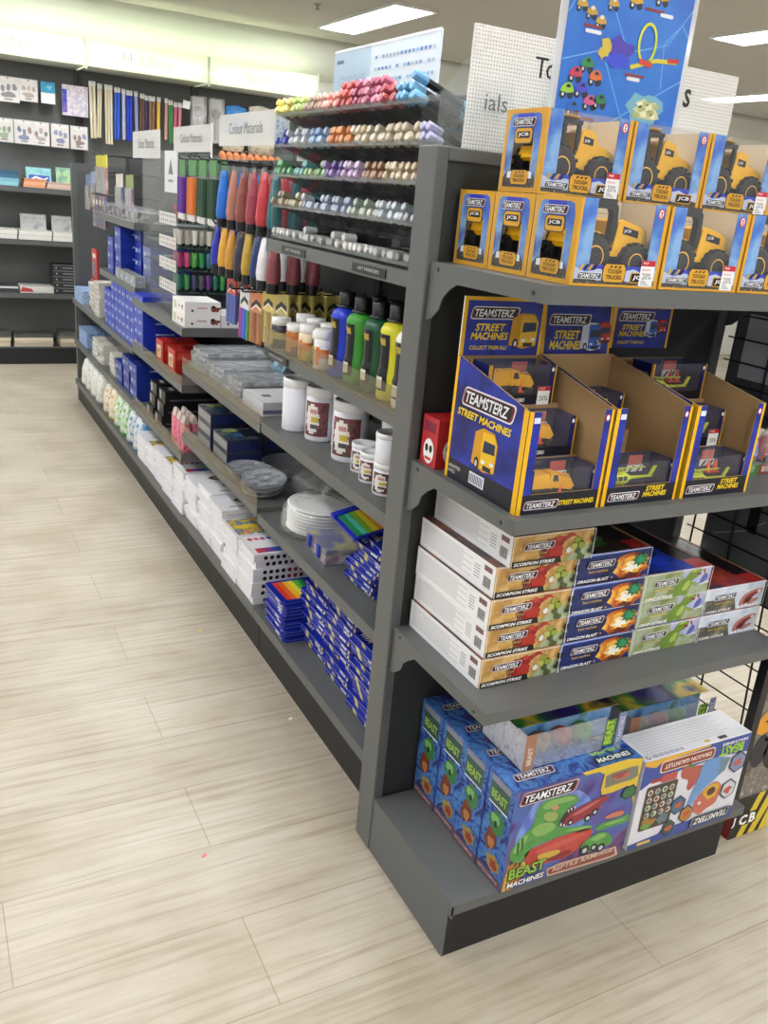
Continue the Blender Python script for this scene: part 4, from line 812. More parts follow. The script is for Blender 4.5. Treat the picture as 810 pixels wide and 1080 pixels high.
def dots_mat():
    m, t, n, b = newmat('dotted_acrylic'); n.remove(b); L = t.links.new
    tc = n.new('ShaderNodeTexCoord'); mp = n.new('ShaderNodeMapping'); mp.inputs['Scale'].default_value = (150, 150, 150); sp = n.new('ShaderNodeSeparateXYZ'); L(tc.outputs['Object'], mp.inputs[0]); L(mp.outputs[0], sp.inputs[0])
    def fr(o):
        a = n.new('ShaderNodeMath'); a.operation = 'FRACT'; L(o, a.inputs[0]); c = n.new('ShaderNodeMath'); c.operation = 'GREATER_THAN'; c.inputs[1].default_value = .45; L(a.outputs[0], c.inputs[0]); return c.outputs[0]
    mu = n.new('ShaderNodeMath'); mu.operation = 'MULTIPLY'; L(fr(sp.outputs['X']), mu.inputs[0]); L(fr(sp.outputs['Z']), mu.inputs[1])
    mr = n.new('ShaderNodeMapRange'); mr.inputs[3].default_value = .55; mr.inputs[4].default_value = .25; L(mu.outputs[0], mr.inputs[0])
    tr = n.new('ShaderNodeBsdfTransparent'); di = n.new('ShaderNodeBsdfDiffuse'); di.inputs[0].default_value = lin('f4f2ee'); tl = n.new('ShaderNodeBsdfTranslucent'); tl.inputs[0].default_value = lin('f4f2ee')
    ad = n.new('ShaderNodeMixShader'); L(di.outputs[0], ad.inputs[1]); L(tl.outputs[0], ad.inputs[2]); mx = n.new('ShaderNodeMixShader'); L(mr.outputs[0], mx.inputs[0]); L(tr.outputs[0], mx.inputs[1]); L(ad.outputs[0], mx.inputs[2]); L(mx.outputs[0], n['Material Output'].inputs[0]); return m
t = thing('hanging_sign', 'dotted clear acrylic sign reading Toys, behind the blue poster', 'sign', (.082, .05, 1.6005))
MB().box(0, 0, 0, .692, .003, .215, dots_mat()).build('panel', t)
m = MB(); F = m.face((0, 0, 0), (1, 0, 0), (0, 0, 1))
F.text('T', .145, .144, .036, BLK, 1); F.text('o', .172, .144, .027, BLK, 1); F.text('y', .33, .136, .036, BLK, 1); F.text('s', .540, .138, .036, BLK, 1, w=.02, bold=.015); m.build('lettering', t)
t = thing('shelf_sign', 'small clear sign with grey letters ending in ials, beside the top digger box', 'sign', (.085, .036, 1.6005))
MB().box(0, 0, 0, .09, .002, .125, FILM).build('panel', t); m = MB(); F = m.face((0, 0, 0), (1, 0, 0), (0, 0, 1)); F.text('ials', .028, .072, .03, P('5a5c60'), 1, w=.052); m.build('lettering', t)
# ------------------------------------------------------------------ goods on the aisle gondola
def inst(o, loc, label, cat, group, rz=0., color=None, rot=None, scale=None):
    if o.get('used'): c = o.copy(); COL.objects.link(c)
    else: c = o; o['used'] = 1
    c.location = loc; c.rotation_euler = rot or (0, 0, rz)
    if scale: c.scale = scale if isinstance(scale, tuple) else (scale,)*3
    if color: c.color = lin(color)
    return tag(c, label, cat, group)
R5 = random.Random(11)
# ---- marker rack: five clear tiers of markers
RX, RY0, RY1 = .052, .10, .985
t = thing('marker_rack', 'clear acrylic marker rack with five tiers above the paint bottles', 'display rack', (0, 0, 1.3625))
for y in (RY0-.006, RY1): MB().prism([(RX, 0), (RX, .335), (RX+.05, .40), (.40, .40), (.40, 0)], 'y', y, y+.005, ACRY).build('side_panel', t)
TZ = [.010, .092, .172, .248, .326]; TT = [.03, .34, .34, .34, .34]
for k, z in enumerate(TZ):
    dz = math.tan(TT[k])*.165; m = MB(); m.prism([(RX+.004, z), (RX+.17, z-dz), (RX+.17, z-dz+.003), (RX+.004, z+.003)], 'y', RY0, RY1, ACRY)
    m.box(RX, RY0, z-.004, RX+.002, RY1, z+.007, clear('tier_lip', tint='f0f2f2', haze=.15, gloss=.3, hazecol='b8babc')); m.build('tier', t)
for q in range(1, 9):
    y = RY0+(RY1-RY0)*q/9
    MB().prism([(RX+.02, .0), (RX+.02, .345), (.36, .385), (.36, 0)], 'y', y, y+.0015, FILM).build('divider', t)
MB().box(.395, RY0, 0, .40, RY1, .4, clear('rack_back', haze=.10, gloss=.2, hazecol='8a8c90')).build('back_panel', t)
for y, lb in ((.79, 'black label strip on the marker tray lip, farther one'), (.33, 'black label strip on the marker tray lip, nearer one')):
    m = MB().box(.0425, y-.085, 1.334, .0446, y+.085, 1.354, BLK); F = m.face((.0425, y+.085, 1.334), (0, -1, 0), (0, 0, 1)); F.text('ART MARKERS', .03, .007, .008, P('c8c8c8'), 1, w=.11); tag(m.build('label_strip'), lb, 'label')
def marker_mesh():
    m = MB(); r = .0088
    def rr(s): return [(s*math.cos(a)*(1.0 if k % 2 else 1.12), s*math.sin(a)*(1.0 if k % 2 else 1.12)) for k, a in enumerate([PI/4*i for i in range(8)])]
    secs = [(0, r*.82), (.002, r), (.034, r), (.0345, r*.86), (.128, r*.86), (.1285, r*.98), (.15, r*.98), (.152, r*.8)]
    for j in range(len(secs)-1):
        (x0, a), (x1, b) = secs[j], secs[j+1]; A = rr(a); B = rr(b)
        m.add([(x0, p[0], p[1]) for p in A]+[(x1, p[0], p[1]) for p in B], [(i, i+8, (i+1) % 8+8, (i+1) % 8) for i in range(8)], OWN if j < 3 or j >= 5 else P('1c1c20', .35), False)
    m.add([(0, p[0], p[1]) for p in rr(r*.82)], [tuple(range(7, -1, -1))], OWN); m.add([(.152, p[0], p[1]) for p in rr(r*.8)], [tuple(range(8))], OWN)
    return m.build('marker')
MK = marker_mesh()
RUNS = [  # tier from the bottom: runs of (colour name, hexes, columns, max layers)
 [('pale grey', ['e2e2e0', 'cfd0cf'], 6, 1.4), ('light grey', ['c9cac9', 'b8babb'], 7, 1.6), ('mid grey', ['a8aaab', '98999a'], 5, 1.), ('white', ['eeeeea', 'dcdcda'], 8, 1.8), ('silver grey', ['c8cccd', 'b4b8ba'], 6, 1.5), ('dark grey', ['8a8c8e', '7a7c7e'], 4, 1.)],
 [('olive brown', ['8a7a5a', 'a08a68', '7a6a50'], 6, 1.8), ('khaki', ['b0a888', 'c8bf9a'], 3, 1.5), ('pale blue', ['bcc8dc', 'ccd6e6', 'a8b4d0'], 8, 1.9), ('slate blue', ['8a9ab8', '9aa8c4'], 5, 2.2), ('sage green', ['b8c8b4', 'd0d8c8', 'a8bca8'], 6, 1.6), ('ice blue', ['d0dce4', 'b8c8d4'], 6, 1.8), ('pewter', ['a0a8b0', '8c949c'], 3, 2.)],
 [('green', ['3f9a5a', '57b070', '2f7a48'], 6, 2.2), ('teal', ['4a9a98', '68b4b0'], 4, 2.), ('leaf green', ['8ab86a', '6aa058', 'a0c888'], 5, 1.8), ('purple', ['7a58b0', '5a3a98', '9070c0'], 5, 2.), ('lilac', ['c8a8d8', 'b890cc', 'd8c0e4'], 4, 2.6), ('brown', ['a8704a', '8a5638', 'c08858'], 5, 1.8), ('sand', ['d8c49a', 'c8b084', 'e4d4b4'], 6, 2.4), ('plum', ['8a3a5a', '9a4a6a'], 2, 2.)],
 [('royal blue', ['2438b8', '1c2a98'], 4, 2.), ('white blue', ['d0d8e8', 'e0e4ec', 'bcc8e0'], 6, 2.2), ('sky blue', ['8ab0e0', '5a88cc', 'a8c4ea'], 6, 2.), ('orange', ['e88a3a', 'f0a060', 'd8702a'], 6, 2.4), ('cream', ['ecdcb8', 'f0e4cc', 'e0c898'], 8, 2.2), ('beige', ['d8c4a4', 'e8d8bc'], 6, 2.), ('lavender', ['b8b4e0', 'a8a4d8'], 2, 2.)],
 [('yellow', ['f0dc4a', 'e8e080', 'f4e868'], 5, 1.8), ('lime', ['b8cc5a', 'd0e080', '9ab84a'], 4, 2.6), ('tan', ['b89a84', 'c8b09a'], 4, 2.2), ('salmon', ['e89a8a', 'f0b4a4', 'd87a6a'], 5, 2.), ('red', ['c83a3a', 'b82a34', 'd85a50'], 4, 3.4), ('rose', ['d86a8a', 'c04a70', 'e890a8', 'a83860'], 7, 3.6), ('dark red', ['a82a38', 'c84a50'], 3, 2.4), ('light blue', ['5ab0e0', '80c8f0', '4a98d0'], 5, 2.8), ('violet', ['5a58b0', '7a78c8'], 2, 1.6)]]
TN = ['lowest', 'second lowest', 'middle', 'second highest', 'top']
n_mk = 0
def pastel(h): return ''.join('%02x' % int(int(h[i:i+2], 16)*.72+190*.28) for i in (0, 2, 4))
for ti, runs in enumerate(RUNS):
    y = RY1-.014; total = sum(r[2] for r in runs); step_ = (RY1-RY0-.03)/total
    for name, cols, nc, lay in runs:
        cnt = {}
        for c in range(nc):
            L_ = max(1, int(lay*.9+R5.random()*.9-.15))
            for l in range(L_):
                if n_mk >= 300: break
                cnt[l] = cnt.get(l, 0)+1; lay_n = ['bottom layer', 'second layer', 'third layer', 'fourth layer'][min(l, 3)]
                z = 1.3625+TZ[ti]+.0135+l*.0182/math.cos(TT[ti]); x = RX-.008+R5.uniform(0, .014)+l*.006*(1 if ti else -.3)
                inst(MK, (x, y+(.5*step_*(l % 2))+R5.uniform(-.0015, .0015), z), f'{name} marker, {ordn(cnt[l])} {name} one from the left, {lay_n}, {TN[ti]} rack tier', 'marker', 'markers in the acrylic rack', color=pastel(R5.choice(cols)), rot=(R5.uniform(-.3, .3), TT[ti], R5.uniform(-.05, .05)))
                n_mk += 1
            y -= step_
# colour chart sign standing behind the rack
t = thing('colour_chart_sign', 'pale blue tilted colour chart sign standing behind the marker rack', 'sign', (.33, .60, 1.3625+.30))
MB().box(0, 0, 0, .004, .64, .24, P('cfdbe6', .3)).build('panel', t)
m = MB(); F = m.face((0, .64, 0), (0, -1, 0), (0, 0, 1)); F.rect(.0, .0, .25, .24, P('a8c0d4', .3), 1); F.rect(.02, .205, .07, .215, P('5a6a78'), 2); F.text('COLOUR CHART', .05, .14, .03, P('8aa0b4'), 2, w=.17); F.rect(.04, .115, .2, .12, P('c0d0de'), 2)
for r in range(6):
    for q in range(16):
        if R5.random() < .8: F.rect(.28+q*.0215, .05+r*.03, .28+q*.0215+.015, .058+r*.03, P(R5.choice(['7a9ac8', '8ab4dc', '5a80b8', '9ab0c0', 'a8bcc8']), .4), 2)
F.line([(0, .24), (.64, .24)], .006, WHITE, 3); m.build('print', t)

# ---- paint jars and bottles on the shelf below the rack
ZC = 1.0575
def bottle_mesh():
    m = MB(); m.lathe([(0, 0), (.027, 0), (.029, .004), (.029, .05), (.0265, .062), (.0265, .105), (.029, .118), (.029, .132), (.024, .143), (.0125, .148), (.0125, .152)], OWN, n=20)
    lb = [(r, z) for r, z in ((.0297, .02), (.0297, .05), (.0272, .062), (.0272, .105), (.0297, .118), (.0297, .126))]
    for j in range(len(lb)-1):
        for k in range(4):
            a0, a1 = PI+.35+k*.3, PI+.65+k*.3; (r0, z0), (r1, z1) = lb[j], lb[j+1]
            m.add([(r0*math.cos(a0), r0*math.sin(a0), z0), (r0*math.cos(a1), r0*math.sin(a1), z0), (r1*math.cos(a1), r1*math.sin(a1), z1), (r1*math.cos(a0), r1*math.sin(a0), z1)], [(0, 1, 2, 3)], P('14141a', .3) if j != 3 else P('b8983a', .4) if k in (1, 2) else P('14141a', .3))
    for k in (1, 2): 
        a0, a1 = PI+.35+k*.3, PI+.65+k*.3
        m.add([(.0302*math.cos(a), .0302*math.sin(a), z) for a, z in ((a0, .024), (a1, .024), (a1, .046), (a0, .046))], [(0, 1, 2, 3)], P('d8d4c8', .4))
    m.lathe([(.0165, .150), (.0165, .178), (.014, .181), (0, .181)], BLK, n=18); m.lathe([(.02, .149), (.02, .153), (.0165, .154)], BLK, n=18)
    return m.build('paint_bottle')
BO = bottle_mesh()
for x, y, c, s, lb in ((.100, .545, '1c3ad0', 1., 'blue'), (.100, .455, '3f9a34', 1., 'mid green'), (.106, .368, '135238', 1., 'dark green'), (.105, .278, 'd8d42a', 1.03, 'yellow'), (.098, .19, 'eceae6', 1., 'white')):
    inst(BO, (x, y, ZC), f'{lb} paint bottle in the front row, with black cap and label', 'paint bottle', 'paint bottles on the aisle shelf', color=c, scale=(1.32*s, 1.32*s, 1.18*s), rz=-.9)
for k, (x, y, c, n) in enumerate(((.19, .545, '14141c', 'blue'), (.19, .455, '1a1a1c', 'mid green'), (.195, .368, '2a2030', 'dark green'), (.195, .278, '3a2418', 'yellow'), (.188, .19, '202028', 'white'), (.28, .50, '18181c', ''), (.28, .40, '2a1a1a', ''), (.28, .30, '202024', ''))):
    inst(BO, (x, y, ZC), f'dark paint bottle behind the {n} bottle, only its cap showing' if n else f'dark paint bottle in the third row, {["farthest", "middle", "nearest"][k-5]} one', 'paint bottle', 'paint bottles on the aisle shelf', color=c, scale=(1.3, 1.3, 1.14))
def jar(x, y, h, body, band, low, label):
    t = thing('paint_jar', label, 'paint jar', (x, y, ZC), R5.uniform(-.3, .3), 'paint jars on the aisle shelf'); r = .029
    m = MB(); m.lathe([(0, 0), (r*.94, 0), (r, .003), (r, h*.3)], P(low, .25), n=22); m.lathe([(r, h*.3), (r, h*.52)], P(band, .3), n=22); m.lathe([(r, h*.52), (r, h*.72), (r*.9, h*.76), (r*.86, h*.78)], P(body, .2), n=22)
    for k in range(6):
        a0 = PI*.75+k*.22; m.add([(r*1.006*math.cos(a), r*1.006*math.sin(a), z) for a, z in ((a0, h*.12), (a0+.2, h*.12), (a0+.2, h*.58), (a0, h*.58))], [(0, 1, 2, 3)], P(band if k % 3 else body, .35))
    m.build('jar', t); l = MB(); l.lathe([(r*.9, h*.76), (r*.97, h*.77), (r*.97, h*.98), (r*.9, h), (0, h)], P('eeeeec', .35), n=24)
    l.build('lid', t)
jar(.080, .945, .088, '3a3a40', 'b8a83a', '2e2e30', 'farthest paint jar, dark with yellow band, at the shelf end')
jar(.082, .83, .088, 'b86a2a', 'c88a3a', '8a5a30', 'second farthest paint jar, brown orange, behind the acrylic strip')
jar(.085, .745, .1, 'f0d8b8', 'd8782a', 'c8b03a', 'orange paint jar with yellow base, third from the far end')
jar(.100, .685, .09, '3a3c44', '9aa83a', '3a3440', 'dark paint jar with green yellow band, fourth from the far end')
jar(.083, .632, .105, 'ececea', 'e07a2a', 'e8e4dc', 'white paint jar with orange stripe beside the blue bottle')
for k, (x, y) in enumerate(((.15, .93), (.15, .85), (.155, .76), (.16, .69), (.165, .62), (.22, .80), (.225, .70))):
    jar(x, y, .1, 'e0dcd0', 'c8a84a', 'a89a7a', f'paint jar in the {"second" if k < 5 else "third"} row, {ordn(k+1 if k < 5 else k-4)} from the far end, white lid')
m = MB().box(.0455, .80, 1.028, .0475, .98, 1.048, BLK); F = m.face((.0455, .98, 1.028), (0, -1, 0), (0, 0, 1)); F.text('ACRYLIC PAINT', .03, .006, .008, P('c8c8c8'), 1, w=.12); tag(m.build('label_strip'), 'black label strip on the bottle shelf lip, below the jars', 'label')

# ---- gesso tubs on the shelf below
ZB = .8165; TUBW = P('e9e9f0', .35)
FLORA = busy(['2a2a30', '4a5a34', '8a3a4a', '2a2430', '6a7a4a'], 70)
def tub(x, y, r, h, label, face=PI+.8, lab=True, z=ZB, lift=0):
    t = thing('paint_tub', label, 'paint tub', (x, y, z), 0, 'white paint tubs on the aisle shelf')
    m = MB(); m.lathe([(0, 0), (r*.96, 0), (r, .004), (r, h*.82), (r*.96, h*.83)], TUBW, n=28)
    if lab:
        def patch(a0, a1, z0, z1, mm, k, n=16):
            for q in range(n):
                b0, b1 = a0+(a1-a0)*q/n, a0+(a1-a0)*(q+1)/n
                m.add([(r*k*math.cos(b), r*k*math.sin(b), zz) for b, zz in ((b0, z0), (b1, z0), (b1, z1), (b0, z1))], [(0, 1, 2, 3)], mm)
        patch(face-.9, face+.9, h*.1, h*.74, FLORA, 1.004)
        for q in range(13):
            v0 = -1+2*q/13; v1 = -1+2*(q+1)/13; vm = (v0+v1)/2; wd = .5*math.sqrt(max(0, 1-vm*vm))+.06*math.sin(q*1.9)
            patch(face-.25-wd, face-.25+wd, h*(.42+.28*v0), h*(.42+.28*v1), P('e6e2dc', .4), 1.009, 16)
        patch(face-.4, face+.1, h*.52, h*.6, P('c88a84'), 1.012, 4); patch(face-.3, face+.2, h*.36, h*.46, P('c8b43a'), 1.012, 4); patch(face-.35, face+.15, h*.24, h*.32, P('4a4a4e'), 1.012, 4)
    m.build('tub', t)
    l = MB(); l.lathe([(r*.97, h*.83), (r*1.02, h*.835), (r*1.02, h*.975), (r*.98, h), (r*.9, h), (r*.88, h*.985), (0, h*.985)], P('f0f0f2', .35), n=28)
    l.build('lid', t)
    return t
tub(.127, .905, .044, .158, 'large white tub turned away, plain, farthest of the tubs', lab=False)
tub(.155, .79, .044, .158, 'large white tub with flower label, second from the far end')
tub(.2, .70, .044, .158, 'large white tub half hidden behind the front labelled tub')
tub(.155, .585, .049, .166, 'largest white tub with flower label, nearest of the tall tubs')
tub(.145, .475, .033, .078, 'small white tub with label, farthest of the small tubs')
tub(.128, .392, .032, .078, 'small white labelled tub in front, below a stacked one')
tub(.19, .40, .034, .078, 'small white tub under the stacked labelled tub, behind the front one'); tub(.19, .40, .034, .075, 'small white labelled tub on top of the rear small tub', z=ZB+.0785)
tub(.122, .295, .036, .08, 'small white labelled tub nearest the grey upright'); tub(.122, .295, .036, .075, 'plain white tub stacked on the nearest small tub', lab=False, z=ZB+.0805)

# ---- blue stationery pouches
def pouch_mesh(w, d, h, rainbow=False):            # w along y, d along x
    m = MB(); B1 = P('16289a', .25); r = .008
    m.prism([(r, 0), (d-r, 0), (d, r), (d, w-r), (d-r, w), (r, w), (0, w-r), (0, r)], 'z', 0, h, B1)
    T = m.face((0, w, h), (0, -1, 0), (1, 0, 0))
    if rainbow:
        for k, c in enumerate(('d8362a', 'e8682a', 'f0b42a', 'e8e040', '5ab83a', '1f8a4a', '1f4ab0', '2a2a8a')): T.rect(.012, .02+k*(d-.05)/8, w-.01, .02+(k+1)*(d-.05)/8, P(c, .35), 1)
        T.rect(.0, d*.86, w, d, P('14207a'), 1)
    else:
        T.poly([(w*.15, d*.1), (w*.4, d*.25), (w*.35, d*.6), (w*.2, d*.5)], P('d8c25a', .35), 1); T.poly([(w*.5, d*.2), (w*.9, d*.5), (w*.85, d*.62), (w*.5, d*.36)], P('c8b458', .35), 1); T.poly([(w*.45, d*.5), (w*.7, d*.8), (w*.62, d*.86), (w*.4, d*.6)], P('17171a', .3), 1); T.text('VIVA', w*.06, d*.05, d*.1, WHITE, 2, w=w*.3, bold=.04)
        T.line([(w*.1, d*.9), (w*.95, d*.75)], .004, P('c8ccd8'), 2)
    S = m.face((0, w, 0), (0, -1, 0), (0, 0, 1))
    S.rect(.01, h*.78, w-.01, h*.9, P('8a98d8', .3), 1); S.text('VIVA', w*.66, h*.12, h*.62, WHITE, 2, w=w*.2, bold=.04, shear=.2)
    if not rainbow: S.poly([(w*.30, 0), (w*.42, 0), (w*.36, h), (w*.26, h)], P('c8bc7c', .35), 2); S.poly([(w*.9, 0), (w*.96, 0), (w*.98, h), (w*.94, h)], P('b8ac70', .35), 2)
    E_ = m.face((0, 0, 0), (1, 0, 0), (0, 0, 1)); E_.rect(.01, h*.4, d-.01, h*.55, P('5a68c0', .3), 1)
    return m
ZD = .1665
PR = pouch_mesh(.15, .19, .0135, True).build('craft_pouch'); PV = pouch_mesh(.185, .25, .0125).build('craft_pouch')
for k in range(10): inst(PR, (.058+R5.uniform(-.006, .006), .755+R5.uniform(-.006, .006), ZD+k*.0139), f'blue pouch of rainbow sticks, {ordn(k+1)} from the bottom of its stack', 'stationery pouch', 'rainbow stick pouches on the base shelf', rz=R5.uniform(-.06, .06))
for s, (y, n, x) in enumerate(((.575, 17, .125), (.385, 18, .115), (.19, 17, .105), (.088, 10, .25))):
    for k in range(n): inst(PV, (x+R5.uniform(-.012, .012), y+R5.uniform(-.008, .008)*(0 if s == 3 else 1), ZD+k*.0131), f'blue pouch with yellow print, {ordn(k+1)} from the bottom, {["farthest", "middle", "near", "nearest"][s]} stack beside the rainbow pouches', 'stationery pouch', 'blue pouches on the base shelf', rz=R5.uniform(-.05, .05) if s < 3 else 0.)
# shelf above: small pouch stack, rainbow pencil pack, clear case, bag of plates
ZA = .5125
PS = pouch_mesh(.16, .18, .0105).build('craft_pouch')
for k in range(12): inst(PS, (.115+R5.uniform(-.012, .012)+.003*k, .315+R5.uniform(-.012, .012)-.002*k, ZA+k*.011), f'blue pouch, {ordn(k+1)} from the bottom of the small stack beside the grey upright', 'stationery pouch', 'small blue pouches above the base shelf', rz=R5.uniform(-.12, .12))
t = thing('pencil_pack', 'rainbow pencil pack with blue edge lying tilted on the small pouch stack', 'pencil pack', (.10, .40, ZA+.134), 0)
m = MB(); Mx = Matrix.Rotation(-.22, 4, 'Y')@Matrix.Rotation(.1, 4, 'X'); m.box(0, 0, 0, .15, .15, .008, P('1c2aa8', .3), M=Mx)
for k, c in enumerate(('1f7a4a', '3fa890', '8ac83a', 'e8d83a', 'e8a02a', 'd8622a', 'c8a0b0', '5a3a8a')): m.box(.012+k*.016, .004, .0082, .026+k*.016, .125, .0115, P(c, .4), M=Mx)
m.box(0, .128, .008, .15, .15, .013, P('1c2ab8', .3), M=Mx); m.build('pack', t)
t = thing('pencil_case', 'clear hinged case with blue clips and coloured paper inside', 'case', (.085, .545, ZA), -.08)
m = MB(); m.box(.004, .004, .003, .186, .166, .03, busy(['3a48b0', 'b07a8a', 'e8dcc8', '2a2a9a'], 18)); m.box(.004, .004, .03, .186, .166, .045, busy(['7a8a5a', 'c8b870', '4a5aa0', '8a6a6a'], 14)); m.build('contents', t)
for z0, z1, nm in ((0, .036, 'base'), (.0365, .058, 'lid')): MB().box(0, 0, z0, .19, .17, z1, clear('case_plastic', tint='e8ecf4', haze=.12, gloss=.3)).build(nm, t)
for y in (.04, .12): MB().box(-.006, y, .012, 0, y+.02, .048, P('2436b0', .3)).build('clip', t)
PLT = MB().lathe([(0, 0), (.075, 0), (.085, .004), (.112, .012), (.112, .0135), (.084, .0065), (.074, .002), (0, .002)], P('f0f0ee', .5), n=32).build('paper_plate')
for k in range(8): inst(PLT, (.195, .815+R5.uniform(-.003, .003), ZA+.002+k*.0105), f'white paper plate, {ordn(k+1)} from the bottom inside the knotted clear bag', 'plate', 'white plates in the clear bag')
def bag_mesh(rx, ry, h, seed=1):
    Rr = random.Random(seed); m = MB(); n = 20; prof = [(.02, 0), (1, .004), (1.04, h*.3), (1.0, h*.75), (.8, h*1.0), (.35, h*1.12), (.06, h*1.2), (.1, h*1.36), (.16, h*1.45)]
    vs = []; fs = []
    for j, (r, z) in enumerate(prof):
        for i in range(n):
            k = 1+Rr.uniform(-.05, .05)*(1 if 0 < j < 6 else 2.5); vs.append((rx*r*k*math.cos(2*PI*i/n), ry*r*k*math.sin(2*PI*i/n), z+Rr.uniform(-.004, .004)*(1 if j else 0)))
    for j in range(len(prof)-1):
        for i in range(n): fs.append((j*n+i, j*n+(i+1) % n, (j+1)*n+(i+1) % n, (j+1)*n+i))
    return m.add(vs, fs, BAG, True)
o = bag_mesh(.125, .128, .095, 3).build('plastic_bag', loc=(.195, .815, ZA+.001)); tag(o, 'clear knotted plastic bag around the stack of white plates', 'plastic bag')

# ---- second bay: watercolour sets on the base shelf
def set_box(w, d, h, kind):
    m = MB(); m.box(0, 0, 0, d, w, h, P('e6e5ea', .4))
    E_ = m.face((0, 0, 0), (1, 0, 0), (0, 0, 1))
    if kind != 'face':
        for k in range(7): E_.ell(d*.2+k*d*.105, h*.5, .0075, .0075, P(['141416', '141416', '16161c', '1a1216', '8a1f22', '7a2a3a', '5a2a30'][k], .4), 1, 10)
    else: E_.rect(d*.1, h*.3, d*.9, h*.4, P('b8b8c0'), 1)
    S = m.face((0, w, 0), (0, -1, 0), (0, 0, 1)); S.rect(w*.08, h*.25, w*.22, h*.6, P('d6d6de'), 1); S.rect(w*.8, h*.35, w*.9, h*.5, P('cfccd6'), 1); S.line([(0, h*.96), (w, h*.96)], .0012, P('bcbcc8'), 1)
    T = m.face((0, w, h), (0, -1, 0), (1, 0, 0))
    if kind == 'rain':
        T.rect(.01, .01, w-.01, d-.01, P('f0eff2'), 1)
        for k, c in enumerate(('c83a4a', '8a3a9a', '3a5ac8', '4aa8d8', '3a9a5a', 'a8c83a')): T.rect(w*.68, .02+k*(d-.04)/6, w*.9, .02+(k+1)*(d-.04)/6, P(c, .4), 2)
        for k, c in enumerate(('c83a3a', 'd85a6a', '9a4a8a', '5a4ab0', '3a6ac8', '5aa8d8', '4a9a7a')): T.ell(w*.2, .03+k*(d-.05)/7, .012, .010, P(c, .4), 2, 10, wob=.2, seed=k)
    elif kind == 'busy': T.rect(.01, .01, w-.01, d-.01, busy(['e8e4e0', 'c8584a', 'd8b83a', '4a8a6a', '6a5ab0', 'e8e4e0'], 30), 1); T.rect(w*.4, .02, w*.6, d*.5, P('e8c83a'), 2)
    else:
        T.rect(w*.75, d*.2, w*.79, d*.75, P('3a3a40'), 1); T.ell(w*.4, d*.62, w*.16, d*.26, P('3a2c26'), 1); T.ell(w*.4, d*.62, w*.11, d*.18, P('c89a80'), 2); T.rect(w*.1, d*.15, w*.14, d*.9, P('c8d0dc'), 1)
    return m
WB = {k: set_box(.17, .21, .026, k).build('watercolour_set') for k in ('rain', 'busy', 'face')}
WBN = {'rain': 'with colour swatches', 'busy': 'with busy colourful lid', 'face': 'with small face picture'}
for s, (y, n, kind, x, lb) in enumerate(((1.03, 7, 'rain', .055, 'nearest'), (1.205, 7, 'busy', .058, 'second'), (1.385, 8, 'face', .058, 'third'), (1.562, 8, 'face', .062, 'fourth'), (1.74, 7, 'face', .065, 'fifth'))):
    for k in range(n): inst(WB[kind], (x+R5.uniform(-.008, .008), y+R5.uniform(-.004, .004), ZD+k*.0264), f'white watercolour set box, {ordn(k+1)} from the bottom, {lb} stack of the second bay', 'art set', 'white watercolour sets on the base shelf', rz=R5.uniform(-.02, .02))
# ---- second bay: dark cases, palettes
ZA2 = .5265
def dcase_mesh():
    m = MB(); m.box(0, 0, 0, .2, .17, .05, P('2a2f4a', .3)); T = m.face((0, .17, .05), (0, -1, 0), (1, 0, 0)); T.rect(.008, .006, .162, .194, busy(['1a2030', '3a4a5a', '16203a', '8a9a9a'], 14), 1); T.rect(.03, .03, .05, .12, P('a8b84a'), 2); T.ell(.1, .09, .02, .03, P('2a6a9a'), 2, wob=.3); T.rect(.014, .006, .02, .194, P('d8dce0', .2), 3)
    S = m.face((0, .17, 0), (0, -1, 0), (0, 0, 1)); S.rect(.004, .012, .166, .042, P('8a8c8a', .3), 1); E_ = m.face((0, 0, 0), (1, 0, 0), (0, 0, 1)); E_.rect(.01, .01, .19, .04, busy(['0e1434', '1c2a6a', '141a40'], 40), 1)
    return m.build('pencil_set_case')
DC = dcase_mesh()
for k, (x, y, z, lb) in enumerate(((.085, 1.44, 0, 'near stack, lower left'), (.085, 1.44, .0503, 'near stack, upper left'), (.0865+.205, 1.45, 0, 'near stack, lower right'), (.2915, 1.45, .0503, 'near stack, upper right'), (.08, 1.63, 0, 'far stack, lowest'), (.08, 1.63, .0503, 'far stack, middle'), (.08, 1.63, .1006, 'far stack, topmost'))):
    inst(DC, (x if x < .2 else .225, y+(.0 if x < .2 else 0), ZA2+z), f'dark blue clear lidded case, {lb}, second bay', 'case', 'dark cases in the second bay', scale=(.68, 1, 1) if k < 4 else None)
PALM = clear('palette_plastic', tint='f2f4f6', haze=.22, gloss=.6, hazecol='e6e8ec')
def palette_mesh():
    m = MB(); m.lathe([(0, .003), (.08, .003), (.09, .012), (.094, .012), (.094, .010), (.08, 0), (0, 0)], PALM, n=28, sx=.75)
    for k in range(8): a = 2*PI*k/8; m.lathe([(.010, .004), (.016, .0115), (.018, .0115)], PALM, (.058*.75*math.cos(a), .058*math.sin(a), 0), n=12)
    m.lathe([(.014, .004), (.02, .0115), (.022, .0115)], PALM, (0, 0, 0), n=12); return m.build('paint_palette')
PA = palette_mesh()
for k, (x, y, z, rx, lb) in enumerate(((.13, 1.33, 0, 0, 'lower of two beside the dark cases'), (.13, 1.335, .0125, .08, 'upper of two beside the dark cases'), (.12, 1.15, 0, .1, 'lower of three beside the plates'), (.122, 1.155, .013, .12, 'middle of three beside the plates'), (.125, 1.15, .027, .18, 'topmost of three beside the plates'))): inst(PA, (x, y, ZA2+.001+z+abs(math.sin(rx))*.07), f'clear oval paint palette with round wells, {lb}', 'paint palette', 'clear paint palettes', rot=(0, -rx, R5.uniform(-.3, .3)))
